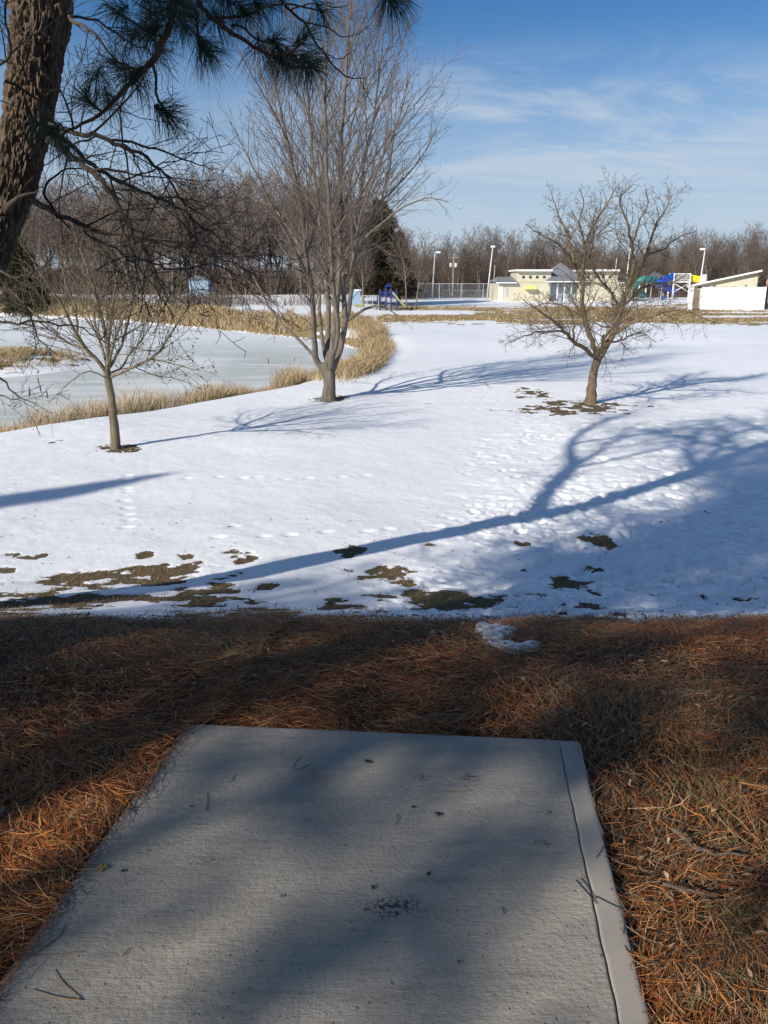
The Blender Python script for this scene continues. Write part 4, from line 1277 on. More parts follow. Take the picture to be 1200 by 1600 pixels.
def slab_material():
    m, t, b = mat('broomed_concrete')
    co = t.new('ShaderNodeTexCoord').outputs['Object']
    sp = t.new('ShaderNodeSeparateXYZ', ins={0: co})
    broom = t.noise(t.mapping(co, sc=(4.5, 42, 1)), 3.0, 5, .7, .5)
    grain = t.noise(co, 240, 3, .7)
    lump = t.noise(co, 55, 4, .6)
    big = t.noise(co, 2.4, 5, .6)
    broad = t.noise(t.mapping(co, sc=(1, 6, 1)), 2.5, 4, .6)
    col = t.mix(big, (.31, .275, .225), (.42, .378, .315))
    col = t.mix(t.math('MULTIPLY', t.maprange(broad, .35, .75), .45), col, (.21, .187, .152))
    col = t.mix(t.math('MULTIPLY', t.maprange(grain, .35, .75), .30), col, (.50, .47, .42))
    damp = t.maprange(t.noise(co, 1.7, 6, .7, .6), .50, .64)
    col = t.mix(t.math('MULTIPLY', damp, .32), col, (.17, .16, .135))
    streak = t.maprange(t.noise(t.mapping(co, (5, 0, 0), (0, 0, R(5)), (1, 9, 1)), 3.2, 7, .75), .50, .66)
    col = t.mix(t.math('MULTIPLY', streak, .38), col, (.18, .165, .14))
    pits = t.maprange(t.noise(co, 75, 3, .5), .63, .72)
    col = t.mix(t.math('MULTIPLY', pits, .6), col, (.09, .085, .075))
    # stains
    for (px, py, rx, ry, s, cst) in ((610, 1418, .12, .05, .75, (.055, .046, .035)), (735, 1215, .055, .03, .75, (.09, .065, .045)), (660, 1215, .04, .035, .5, (.12, .085, .06)),
                                     (330, 1345, .05, .04, .35, (.13, .09, .06)), (850, 1318, .05, .02, .5, (.08, .05, .04)), (858, 1270, .018, .018, .6, (.08, .04, .03))):
        q = ptz(px, py, SLAB_Z)
        dx = t.math('DIVIDE', t.math('SUBTRACT', sp.outputs[0], q.x), rx)
        dy = t.math('DIVIDE', t.math('SUBTRACT', sp.outputs[1], q.y), ry)
        rr_ = t.math('ADD', t.math('MULTIPLY', dx, dx), t.math('MULTIPLY', dy, dy))
        near_ = t.maprange(rr_, .0, 1.3, 1, 0)
        sp_n = t.maprange(t.math('ADD', t.noise(t.mapping(co, (px, 0, 0)), 75, 5, .75), t.math('MULTIPLY', near_, .14)), .60, .68)
        f_ = t.math('MULTIPLY', t.math('MULTIPLY', near_, sp_n), s * 1.6, clamp=True)
        col = t.mix(f_, col, cst)
    # smooth trowelled border at the right
    setp(b, t, color=col, rough=t.maprange(big, .3, .7, .62, .78), spec=.35)
    h = t.math('ADD', t.math('MULTIPLY', broom, .8), t.math('ADD', t.math('MULTIPLY', lump, 1.25), t.math('MULTIPLY', grain, .35)))
    h = t.math('SUBTRACT', h, t.math('MULTIPLY', pits, .5))
    bp = t.new('ShaderNodeBump', ins={'Strength': .9, 'Height': h}); bp.inputs['Distance'].default_value = .0042
    t.l.new(bp.outputs[0], b.inputs['Normal'])
    return m


def smooth_conc():
    m, t, b = mat('trowelled_concrete_edge')
    co = t.new('ShaderNodeTexCoord').outputs['Object']
    big = t.noise(co, 4, 6, .6); g_ = t.noise(co, 190, 3, .6)
    col = t.mix(big, (.32, .285, .232), (.42, .378, .32))
    col = t.mix(t.math('MULTIPLY', t.maprange(g_, .5, .8), .35), col, (.16, .15, .14))
    setp(b, t, color=col, rough=.62, spec=.35)
    bp = t.new('ShaderNodeBump', ins={'Strength': .4, 'Height': t.math('ADD', big, t.math('MULTIPLY', g_, .25))}); bp.inputs['Distance'].default_value = .003
    t.l.new(bp.outputs[0], b.inputs['Normal'])
    return m


def build_slab():
    LEN = 3.3
    # groove line (photo) in slab uv
    def uv(q):
        d = Vector((q.x - cFL.x, q.y - cFL.y))
        # solve d = a*fx + b*bk2
        det = fx.x * bk2.y - fx.y * bk2.x
        return ((d.x * bk2.y - d.y * bk2.x) / det, (fx.x * d.y - fx.y * d.x) / det)
    g1 = uv(ptz(876, 1172, SLAB_Z)); g2_ = uv(ptz(968, 1590, SLAB_Z))
    gu = lambda v: g1[0] + (g2_[0] - g1[0]) * (v - g1[1]) / (g2_[1] - g1[1])
    nu, nv = 60, 110
    rs = random.Random(3)
    V, F, Mi = [], [], []
    rim = .012
    vs = [0, .004, .010, .018] + list(np.linspace(.03, LEN, nv))
    gw = .0024
    grid = []
    for v in vs:
        gpos = gu(v) + .0012 * math.sin(v * 19) + .001 * math.sin(v * 53)
        us = [0, .004, .010, .02] + list(np.linspace(.04, gpos - .02, nu)) + [gpos - .008, gpos - gw, gpos - gw * .6, gpos + gw * .6, gpos + gw, gpos + .010] + list(np.linspace(gpos + .025, W_ - .02, 8)) + [W_ - .010, W_ - .004, W_]
        row = []
        for i, u in enumerate(us):
            z = SLAB_Z
            e = min(u, W_ - u, v)
            if e < rim: z -= .010 * (1 - math.sqrt(max(0, 1 - (1 - e / rim) ** 2)))
            if abs(u - gpos) <= gw * .7 and v > .03: z -= .010 if v < 2.2 else .006
            z += .0012 * math.sin(u * 5 + 1) * math.sin(v * 3.1) - (.0015 if u > gpos else 0)
            jag = .003 * (math.sin(v * 41) + math.sin(v * 17.3)) if i == len(us) - 1 else 0
            p = cFL.xy + fx * (u - SK * v * (1 - u / W_)) + bk2 * v
            row.append(Vector((p.x + jag, p.y, z)))
        grid.append(row)
    nu_ = len(grid[0])
    for row in grid: V += row
    gi = 4 + nu + 2
    for i in range(len(grid) - 1):
        for j in range(nu_ - 1):
            F.append((i * nu_ + j, (i + 1) * nu_ + j, (i + 1) * nu_ + j + 1, i * nu_ + j + 1)); Mi.append(0 if j < gi else 1)
    # skirt
    bound = [i * nu_ for i in range(len(grid))][::-1] + list(range(1, nu_)) + [(i + 1) * nu_ - 1 for i in range(1, len(grid))] + [(len(grid) - 1) * nu_ + j for j in range(nu_ - 2, 0, -1)]
    base_i = len(V)
    for b_ in bound: V.append(V[b_] + Vector((0, 0, -.12)))
    nb = len(bound)
    for i in range(nb):
        j = (i + 1) % nb
        F.append((bound[i], bound[j], base_i + j, base_i + i)); Mi.append(1)
    me = bpy.data.meshes.new('concrete_slab')
    me.from_pydata([tuple(v) for v in V], [], F)
    me.materials.append(slab_material()); me.materials.append(smooth_conc())
    me.polygons.foreach_set('material_index', Mi)
    me.polygons.foreach_set('use_smooth', [True] * (len(F) - nb) + [False] * nb)
    me.update()
    tag(link('concrete_slab', me), 'grey broom-finished concrete pad with a groove along its right edge', kind='structure')
    return uv


slab_uv = build_slab()


def uv_np(X, Y_):
    dx, dy = X - cFL.x, Y_ - cFL.y
    det = fx.x * bk2.y - fx.y * bk2.x
    v = (fx.x * dy - fx.y * dx) / det
    vc = np.maximum(v, 0)
    return ((dx * bk2.y - dy * bk2.x) / det + SK * vc) / (1 + SK * vc / W_), v


# ------------------------------------------------------------------ needle litter
def litter():
    g = np.random.default_rng(77)
    n = 330000
    # denser close to the camera's view
    Yc = g.uniform(.25, 5.0, n) ** 1.0
    Xc = g.uniform(-1, 1, n) * (1.0 + Yc * .72)
    u, v = uv_np(Xc, Yc)
    wav = fbm(Xc * 0 + v * 3.0, Xc * 0 + 2, 55, 3)
    left_edge = .015 + .10 * (wav - .35) + .05 * sstep(.6, 0, v)
    on = (u > left_edge) & (u < W_ + .004) & (v > -.012 + .02 * (fbm(u * 5, u * 0, 56, 2) - .5))
    edge = 4.27 + .65 * (fbm(Xc * 1.5, 0 * Yc + 3, 5, 4) - .5)
    clump = fbm(Xc * 2.1, Yc * 2.1, 60, 4)
    keep = (~on) & (Yc < edge + g.normal(size=n) * .12) & (g.random(n) < np.clip((clump - .25) * 3.2, .42, 1))
    X, Y_ = Xc[keep], Yc[keep]; n = len(X)
    clump = clump[keep]
    heap = .045 * np.clip(clump - .3, 0, 1)
    u, v = uv_np(X, Y_)
    dl = np.minimum(np.abs(u), np.abs(u - W_))
    zb = np.interp(Y_, yy, zz) + heap + g.random(n) * .035
    near_left = (u < .12) & (u > -.5)
    zb = np.where(near_left, zb + .03 * sstep(-.5, 0, u), zb)
    L = g.uniform(.04, .13, n)
    # swept directions: mostly crosswise with wandering
    base_a = (fbm(X * 1.4, Y_ * 1.4, 70, 2) - .5) * 5.0
    a = base_a + g.normal(size=n) * .75
    pit = g.normal(size=n) * .13 + .04
    d = np.stack([np.cos(a) * np.cos(pit), np.sin(a) * np.cos(pit), np.sin(pit)], 1)
    perp = np.stack([-np.sin(a), np.cos(a), np.zeros(n)], 1)
    bend = g.normal(size=n)[:, None] * .12
    C = np.stack([X, Y_, zb], 1) - d * L[:, None] * .5
    w_ = g.uniform(.0006, .0012, n)[:, None]
    m1 = C + d * (L * .5)[:, None] + perp * bend * L[:, None]
    tip_ = C + d * L[:, None]
    # keep ends off the concrete except at the ragged edges
    tw_ = g.uniform(-.7, .7, n)
    sdir = perp * np.cos(tw_)[:, None] + np.array([[0, 0, 1.]]) * np.sin(tw_)[:, None]
    V = np.stack([C - sdir * w_, C + sdir * w_, m1 - sdir * w_, m1 + sdir * w_, tip_ - sdir * w_ * .4, tip_ + sdir * w_ * .4], 1)
    # drop needles whose ends fall well inside the slab
    for E in (C, tip_):
        pass
    ue, ve = uv_np(tip_[:, 0], tip_[:, 1]); us, vs = uv_np(C[:, 0], C[:, 1])
    inside = lambda a_, b_: (a_ > .05) & (a_ < W_ - .02) & (b_ > .02)
    bad = (inside(ue, ve) | inside(us, vs)) & (g.random(n) < .93)
    V = V[~bad]; n = len(V)
    # anything above the slab rests on it
    uu_, vv_ = uv_np(V[..., 0], V[..., 1])
    over = (uu_ > 0) & (uu_ < W_) & (vv_ > 0)
    V[..., 2] = np.where(over, np.maximum(V[..., 2], SLAB_Z + .002), V[..., 2])
    q = np.array([[0, 1, 3, 2], [2, 3, 5, 4]])
    f = (np.arange(n)[:, None, None] * 6 + q[None]).reshape(-1)
    dull = (fbm(V[:, 2, 0] * 1.1, V[:, 2, 1] * 1.1, 88, 4) - .5) * 2.2 + .16 + .03 * V[:, 2, 0] * (V[:, 2, 1] > 2.6)
    mi = (g.random(n) < np.clip(dull, .08, .5)).astype(np.int32)
    m2 = island_mat('dull_old_needles', [(0, (.05, .035, .02)), (.3, (.12, .085, .045)), (.7, (.25, .18, .09)), (1, (.42, .34, .19))], .7)
    m = island_mat('fallen_pine_needles', [(0, (.07, .025, .010)), (.25, (.20, .062, .018)), (.6, (.44, .135, .032)), (.85, (.58, .23, .06)), (1, (.66, .40, .18))], .55, .4)
    me = make_mesh('needle_litter', V.reshape(-1, 3), f, 4, m, False); me.materials.append(m2)
    me.polygons.foreach_set('material_index', np.repeat(mi, 2))
    tag(link('needle_litter', me), 'thick rust brown bed of fallen pine needles around the concrete pad', 'pine needles', kind='stuff')
    print('needles', n)


litter()


def scatter_ok(n, seed, ymin=.8, ymax=4.5):
    g = np.random.default_rng(seed)
    Y_ = g.uniform(ymin, ymax, n * 3); X = g.uniform(-1, 1, n * 3) * (.8 + Y_ * .62)
    u, v = uv_np(X, Y_)
    k_ = ~((u > -.03) & (u < W_ + .03) & (v > -.03))
    return X[k_][:n], Y_[k_][:n], g


X, Y_, g = scatter_ok(2400, 5)
zt = np.interp(Y_, yy, zz) + .045
leaf_cloud('leaf_litter', np.stack([X, Y_, zt], 1), g.uniform(.006, .019, len(X)), M_LEAF, seed=6, flat=.35, curl=.4)
tag(bpy.data.objects['leaf_litter'], 'pale curled dead leaves strewn over the brown needle bed', 'leaves', kind='stuff')
# olive tufts of grass in the litter
tx, ty, th = [], [], []
for (a_, b_, rad_, n_) in ((1020, 1105, .10, 300), (1125, 1235, .14, 520), (1165, 1440, .10, 420), (1150, 1200, .12, 200), (1160, 1520, .08, 200), (980, 1140, .1, 120), (1100, 985, .25, 300), (1050, 1090, .3, 500), (1180, 1110, .2, 300), (60, 985, .4, 400), (700, 975, .6, 500), (1010, 980, .5, 500), (300, 985, .4, 300), (1140, 1040, .3, 200)):
    q = ptz(a_, b_, -1.62 if b_ > 1080 else -1.72)
    for _ in range(n_):
        tx.append(q.x + rnd.gauss(0, rad_ * .6)); ty.append(q.y + rnd.gauss(0, rad_ * .6)); th.append(rnd.uniform(.012, .035))
M_TUFT = island_mat('olive_grass', [(0, (.09, .06, .025)), (.5, (.22, .16, .07)), (.8, (.26, .23, .09)), (1, (.42, .33, .18))], .7)
blades('grass_tufts', np.array(tx), np.array(ty), np.array(th), .0018, M_TUFT, 31, 'small olive and straw grass tufts growing through the needle bed', 1.1, .03)
# twigs lying in the litter
M_TWIG = bark('grey_twig', (.07, .05, .038), (.20, .155, .12), 60, .8, .003)
for i, (pp, w_, lab) in enumerate((([(1050, 1295), (1068, 1306), (1085, 1325), (1102, 1328), (1118, 1336), (1140, 1333), (1165, 1337)], .0048, 'crooked grey twig lying on the needles right of the pad'),
                                   ([(1035, 1380), (1080, 1392), (1120, 1400)], .004, 'short dark twig lying on the needles right of the pad, nearest the camera'),
                                   ([(640, 1128), (700, 1118), (735, 1112)], .004, 'thin twig lying just beyond the far edge of the pad'))):
    ps = [ptz(a_, b_, -1.575) for a_, b_ in pp]
    c = smooth_chain(ps, [w_] * (len(ps) - 1) + [w_ * .5], 4, .04, rnd)
    base = c[0][0].copy()
    o = link('twig', tube_mesh('twig', [([c], 7)], M_TWIG, base)); o.location = base
    tag(o, lab, 'twig')

# bits lying on the slab
M_BIT = simple('dark_litter', (.03, .026, .02), .9)
M_TANL = simple('tan_leaf', (.32, .20, .07), .8)


def slab_leaf(px, py, size, m, label, name='dead_leaf', seed=0):
    q = ptz(px, py, SLAB_Z + .004)
    r = random.Random(seed)
    n = 11
    V = [(0, 0, .003)]
    for i in range(n):
        a = i / n * 6.283
        rad_ = size * (1 if i % 2 else .62) * r.uniform(.75, 1.15)
        V.append((math.cos(a) * rad_ * 1.15, math.sin(a) * rad_ * .75, r.uniform(0, .35) * size))
    nv = len(V)
    V += [(x, y, z + .0012) for x, y, z in V]
    F = []
    for i in range(n):
        j = (i + 1) % n
        F.append((0, 1 + j, 1 + i)); F.append((nv, nv + 1 + i, nv + 1 + j)); F.append((1 + i, 1 + j, nv + 1 + j, nv + 1 + i))
    me = bpy.data.meshes.new(name); me.from_pydata(V, [], F); me.materials.append(m); me.update()
    o = link(name, me); o.location = q; o.rotation_euler = (0, 0, r.uniform(0, 6))
    tag(o, label, 'leaf')


for i, a_ in enumerate(((575, 1191, .016, M_BIT, 'dark crumpled leaf bit near the far middle of the pad'), (685, 1273, .015, M_BIT, 'black leaf scrap right of the pad centre, larger of two there'),
                        (646, 1261, .008, M_BIT, 'tiny dark leaf scrap left of the larger black one on the pad'), (670, 1366, .009, M_BIT, 'small dark leaf scrap above the muddy smear on the pad'),
                        (160, 1356, .020, M_TANL, 'yellow tan leaf lying near the left side of the pad'), (192, 1361, .008, M_BIT, 'small dark scrap beside the tan leaf on the pad'),
                        (583, 1387, .009, M_BIT, 'dark seed-like scrap just above the muddy smear'), (717, 1503, .005, M_BIT, 'tiny black speck low on the pad right of centre'),
                        (299, 1260, .006, M_BIT, 'tiny black speck in the upper left of the pad'), (440, 1400, .005, M_BIT, 'tiny black speck left of the muddy smear'))):
    slab_leaf(*a_[:5], seed=i)


def slab_needles(lines, m, label, name='pine_needle', w_=.0011):
    ch = []
    for ln in lines:
        ps = [ptz(a_, b_, SLAB_Z + .004) for a_, b_ in ln]
        ch.append(smooth_chain(ps, [w_] * len(ps), 3))
    base = ch[0][0][0].copy()
    o = link(name, tube_mesh(name, [(ch, 5)], m, base)); o.location = base
    tag(o, label, 'pine needle')


M_NDL = simple('tan_needle', (.26, .16, .08), .6)
M_NDD = simple('dark_needle', (.045, .03, .022), .7)
for ln, m, lab in (([[(125, 1562), (95, 1535), (82, 1515)], [(125, 1562), (85, 1557), (48, 1546)], [(127, 1563), (100, 1560)]], M_NDL, 'three-needle bundle of tan pine needles at the lower left of the pad'),
                   ([[(40, 1494), (80, 1492), (128, 1487)]], M_NDL, 'single tan pine needle above the bundle at lower left of the pad'),
                   ([[(482, 1203), (495, 1218), (510, 1224)], [(482, 1203), (500, 1212), (511, 1219)]], M_NDL, 'curved orange pine needle pair near the far end of the pad'),
                   ([[(457, 1200), (463, 1190), (470, 1183)], [(457, 1203), (472, 1200), (487, 1193)]], M_NDD, 'dark forked pine needle left of the orange pair'),
                   ([[(323, 1238), (325, 1250), (322, 1266)]], M_NDD, 'dark upright pine needle in the upper left part of the pad'),
                   ([[(361, 1222), (366, 1213), (369, 1209)]], M_NDD, 'short dark pine needle near the far left of the pad'),
                   ([[(932, 1412), (915, 1392), (900, 1375)], [(930, 1405), (918, 1385), (908, 1372)], [(930, 1400), (960, 1415), (985, 1425)]], M_NDD, 'dark pine needle bundle across the groove at right'),
                   ([[(192, 1493), (198, 1486), (202, 1481)]], M_BIT, 'short thick dark splinter at lower left of the pad'),
                   ([[(786, 1416), (786, 1422), (788, 1428)]], M_BIT, 'tiny dark splinter right of the muddy smear'),
                   ([[(617, 1290), (622, 1280), (620, 1270)]], M_NDD, 'thin dark needle near the middle of the pad'),
                   ([[(974, 1478), (990, 1500), (1012, 1512)], [(976, 1484), (990, 1492), (1020, 1500)]], M_NDL, 'orange pine needle bundle hanging over the right edge of the pad'),
                   ([[(60, 1487), (95, 1460), (102, 1443)]], M_NDD, 'long dark needle near the left edge of the pad'),
                   ([[(932, 1340), (945, 1322), (955, 1320)]], M_NDD, 'thin bent dark needle on the smooth right border of the pad'),
                   ([[(696, 1238), (715, 1236), (736, 1235)]], M_NDL, 'brown flat needle below the smudge near the far end of the pad')):
    slab_needles(ln, m, lab)

# small leftover snow patch on the needle bed
def snow_patch():
    import bmesh
    M_S = simple('old_snow', (.62, .63, .66), .6, .12, 25, .8)
    for k_, (cx_, cy_, rx, ry, lab) in enumerate(((772, 993, 30, 11, 'small melting lump of snow on the needle bed'), (800, 1018, 42, 5, 'thin curved strip of snow below the small lump on the needle bed'))):
        g0 = ground_at(cx_, cy_)
        e1 = ground_at(cx_ + rx, cy_); e2 = ground_at(cx_, cy_ - ry)
        ax, ay = (e1 - g0).length, (e2 - g0).length
        V, F = [], []
        nr_, na = 9, 40
        for i in range(nr_ + 1):
            t_ = i / nr_
            for j in range(na):
                a = j / na * 6.283
                q = 1 + .22 * math.sin(a * 3 + 1 + k_) + .12 * math.sin(a * 7) + .06 * math.sin(a * 13)
                x = g0.x + math.cos(a) * ax * t_ * q; y = g0.y + math.sin(a) * ay * t_ * q + (.10 * ((math.cos(a) * t_) ** 2) - (.03 * math.cos(a) * t_) if k_ else 0)
                zz_ = float(np.interp(y, yy, zz)) + .034 + .008 * (1 - t_ ** 3) - .03 * (t_ > .99)
                V.append((x, y, zz_ + .006 * math.sin(x * 60) * math.sin(y * 50)))
        for i in range(nr_):
            for j in range(na):
                F.append((i * na + j, (i + 1) * na + j, (i + 1) * na + (j + 1) % na, i * na + (j + 1) % na))
        me = bpy.data.meshes.new('snow_patch'); me.from_pydata(V, [], F); me.materials.append(M_S)
        me.polygons.foreach_set('use_smooth', [True] * len(F)); me.update()
        tag(link('snow_patch', me), lab, 'snow', kind='stuff')


snow_patch()


# ------------------------------------------------------------------ far built things
import bmesh


class MB:
    def __init__(s): s.bm = bmesh.new()

    def box(s, x0, x1, y0, y1, z0, z1, bev=0):
        g = bmesh.ops.create_cube(s.bm, size=1)
        for v in g['verts']:
            v.co = Vector((x0 if v.co.x < 0 else x1, y0 if v.co.y < 0 else y1, z0 if v.co.z < 0 else z1))
        return s

    def prism(s, prof, y0, y1):
        """prof: list of (x,z); extruded along y"""
        a = [s.bm.verts.new((x, y0, z)) for x, z in prof]; b = [s.bm.verts.new((x, y1, z)) for x, z in prof]
        n = len(prof)
        s.bm.faces.new(a); s.bm.faces.new(b[::-1])
        for i in range(n): s.bm.faces.new((a[i], b[i], b[(i + 1) % n], a[(i + 1) % n]))
        return s

    def hip(s, x0, x1, y0, y1, z0, xr0, xr1, z1):
        ym = (y0 + y1) / 2
        c = [s.bm.verts.new(p) for p in ((x0, y0, z0), (x1, y0, z0), (x1, y1, z0), (x0, y1, z0))]
        if abs(xr1 - xr0) < .01:
            t = [s.bm.verts.new((xr0, ym, z1))] * 2
            s.bm.faces.new((c[0], c[1], t[0])); s.bm.faces.new((c[1], c[2], t[0])); s.bm.faces.new((c[2], c[3], t[0])); s.bm.faces.new((c[3], c[0], t[0]))
        else:
            t = [s.bm.verts.new((xr0, ym, z1)), s.bm.verts.new((xr1, ym, z1))]
            s.bm.faces.new((c[0], c[1], t[1], t[0])); s.bm.faces.new((c[1], c[2], t[1])); s.bm.faces.new((c[2], c[3], t[0], t[1])); s.bm.faces.new((c[3], c[0], t[0]))
        s.bm.faces.new(c[::-1])
        return s

    def tube(s, pts, rad, sides=8):
        rads = [rad] * len(pts) if not isinstance(rad, (list, tuple)) else list(rad)
        v, f = tubes([([Vector(p) for p in pts], rads)], sides)
        vs = [s.bm.verts.new(p) for p in v]
        f = f.reshape(-1, 4)
        for q in f: s.bm.faces.new([vs[i] for i in q])
        s.bm.faces.new(vs[:sides][::-1]); s.bm.faces.new(vs[-sides:])
        return s

    def sphere(s, c, r):
        bmesh.ops.create_uvsphere(s.bm, u_segments=12, v_segments=8, radius=r, matrix=Matrix.Translation(c))
        return s

    def build(s, name, m, parent=None, smooth=False):
        bmesh.ops.recalc_face_normals(s.bm, faces=s.bm.faces)
        me = bpy.data.meshes.new(name); s.bm.to_mesh(me); s.bm.free()
        me.materials.append(m)
        if smooth: me.polygons.foreach_set('use_smooth', [True] * len(me.polygons))
        return link(name, me, parent)


M_YEL = simple('cream_block_wall', (.53, .50, .38), .8, .06, .8)
M_WHT = simple('white_trim', (.80, .80, .78), .6, .03, 1)
M_SHN = simple('grey_shingles', (.19, .20, .22), .9, .2, 2.5)
M_GLS = simple('dark_window', (.03, .035, .045), .2, .1, 1)
M_GRB = simple('blue_grey_curtain', (.36, .43, .50), .7, .12, 1.5)
M_VNL = simple('white_vinyl', (.86, .87, .88), .55, .02, 2)
M_BRG = simple('brown_gate', (.22, .18, .15), .8, .15, 2)
M_GAL = simple('galvanised_metal', (.45, .48, .50), .5, .08, 2, metal=.4)
M_POLE = simple('white_pole_paint', (.60, .61, .61), .5, .04, 1)
M_WOODP = simple('weathered_pole', (.30, .26, .22), .85, .15, 1)
M_TEAL = simple('teal_plastic', (.04, .30, .28), .35, .05, 1)
M_BLUE = simple('blue_plastic', (.012, .085, .50), .35, .05, 1)
M_YPL = simple('yellow_plastic', (.80, .66, .02), .35, .05, 1)
M_DBL = simple('navy_paint', (.02, .04, .20), .5, .08, 1)
M_OLV = simple('lime_plastic', (.26, .27, .11), .5, .1, 1)
M_LBL = simple('pale_blue_panel', (.25, .36, .46), .5, .06, 1)
M_RED = simple('red_sign', (.55, .03, .04), .4, .05, 1)
M_BLK = simple('black_paint', (.012, .012, .014), .3, .05, 1)
M_RUB = simple('rubber', (.02, .02, .02), .8, .1, 1)


def lx(px, Y): return (px - 600) / F_PX * (Y * CP + 2.6 * SP)
def lz(py, Y): return pt(600, py, Y).z


def fr(root, x0, x1, y0, y1, z0, z1):
    l = root.location
    return (x0 - l.x, x1 - l.x, y0 - l.y, y1 - l.y, z0 - l.z, z1 - l.z)


def rel(root, pts_):
    return [Vector(p) - root.location for p in pts_]


# --- pool bathhouse
YB = 114.0
bh = thing('pool_bathhouse', 'cream pool building with raised clerestory boxes and grey shingled hip roofs', 'building', (lx(880, YB), YB, Z(lx(880, YB), YB)))
zb = bh.location.z - .3


def bx_(root, name, m, a, b, c, d, y0, y1, parent=None):
    """box from photo pixels: a..b columns, c top row, d bottom row at its front distance y0"""
    mb = MB().box(*fr(root, lx(a, y0), lx(b, y0), y0, y1, lz(d, y0) if d is not None else zb, lz(c, y0)))
    return mb.build(name, m, parent or root)


walls = MB()
walls.box(*fr(bh, lx(777, YB), lx(858, YB), YB, YB + 9, zb, lz(442, YB)))
walls.box(*fr(bh, lx(903, YB), lx(987, YB), YB, YB + 9, zb, lz(442, YB)))
walls.box(*fr(bh, lx(858, YB) + .003, lx(903, YB) - .003, YB + 2.2, YB + 8.8, zb, lz(441, YB)))
wl = walls.build('wall', M_YEL, bh)
for (a_, b_) in ((806, 859), (905, 963)):
    cb = bx_(bh, 'clerestory', M_YEL, a_, b_, 424, 441.6, YB + .3, YB + 6)
    rf_ = bx_(bh, 'roof', M_WHT, a_ - 1.6, b_ + 1.8, 421, 423.8, YB - .4, YB + 6.6)
    n_ = 4
    xs = (816.6, 827.4, 838, 848.8) if a_ == 806 else (917, 928, 940, 951)
    for x_ in xs:
        wz = MB().box(*fr(bh, lx(x_ - 1.9, YB), lx(x_ + 1.9, YB), YB + .24, YB + .29, lz(434.8, YB), lz(431, YB)))
        wo_ = wz.build('window', M_GLS, bh)
for (a_, b_, r0_, r1_, zt_) in ((774, 806, 783, 806, 432), (963, 991, 963, 983, 431), (851, 914, 883, 883, 409)):
    mb = MB(); l = bh.location
    mb.hip(lx(a_, YB) - l.x, lx(b_, YB) - l.x, -.6, 9.6, lz(441.2 if zt_ > 420 else 439.5, YB) - l.z + .06, lx(r0_, YB) - l.x, lx(r1_, YB) - l.x + .02, lz(zt_, YB) - l.z)
    mb.build('roof', M_SHN, bh)
    bx_(bh, 'fascia', M_WHT, a_ - .3, b_ + .3, 441.0 if zt_ > 420 else 439.3, 442.6 if zt_ > 420 else 441, YB - .68, YB - .55)
for c_ in (859, 870, 881, 892, 903):
    bx_(bh, 'column', M_WHT, c_ - .7, c_ + .7, 441, 472, YB + .2, YB + .4)
for (a_, b_) in ((860, 869), (871, 880), (882, 891), (893, 902)):
    bx_(bh, 'curtain', M_GRB, a_, b_, 443, 471, YB + 1.4, YB + 1.5)
for (a_, b_, c_, d_) in ((779, 785, 446, 468), (790, 793, 450, 460), (906, 912, 447, 470)):
    bx_(bh, 'door', M_WHT if b_ - a_ > 4 else M_GRB, a_, b_, c_, d_ + 3, YB - .06, YB - .01)
aw = MB(); l = bh.location
aw.prism([(lx(818, YB) - l.x, lz(452, YB) - l.z), (lx(836, YB) - l.x, lz(452, YB) - l.z), (lx(833, YB) - l.x, lz(447, YB) - l.z), (lx(827, YB) - l.x, lz(445.4, YB) - l.z), (lx(821, YB) - l.x, lz(447, YB) - l.z)], -.9, -.02)
aw.build('awning', simple('pale_yellow_canvas', (.66, .60, .20), .8), bh)

# --- lean-to pump building
YL = 96.0
lt = thing('lean_to_building', 'cream building with one steep sloping white-edged roof behind the white fence', 'building', (lx(1130, YL), YL, Z(lx(1130, YL), YL)))
l = lt.location
prof = [(lx(1078, YL) - l.x, -.3), (lx(1173, YL) - l.x, -.3), (lx(1175, YL) - l.x, lz(425.5, YL) - l.z), (lx(1078, YL) - l.x, lz(448.5, YL) - l.z)]
MB().prism(prof, 0, 7).build('wall', M_YEL, lt)
rp_ = [(lx(1074.5, YL) - l.x, lz(449, YL) - l.z), (lx(1179, YL) - l.x, lz(424.6, YL) - l.z), (lx(1179.3, YL) - l.x, lz(421.8, YL) - l.z), (lx(1074.5, YL) - l.x, lz(446.6, YL) - l.z)]
MB().prism(rp_, -.7, 7.8).build('roof', M_WHT, lt)
MB().box(*fr(lt, lx(1090, YL), lx(1148, YL), YL - .06, YL - .01, lz(450, YL), lz(448, YL))).build('window', M_GLS, lt)
for x_ in (1114, 1159):
    MB().box(*fr(lt, lx(x_ - .8, YL), lx(x_ + .8, YL), YL - .2, YL - .08, lz(447, YL), lz(445, YL))).build('wall_lamp', M_GLS, lt)
MB().box(*fr(lt, lx(1092, YL), lx(1100, YL), YL + 5, YL + 7, lz(444, YL), lz(428, YL))).build('roof_vent', M_GAL, lt)
lt.rotation_euler = (0, 0, -math.atan2(lt.location.x, lt.location.y))

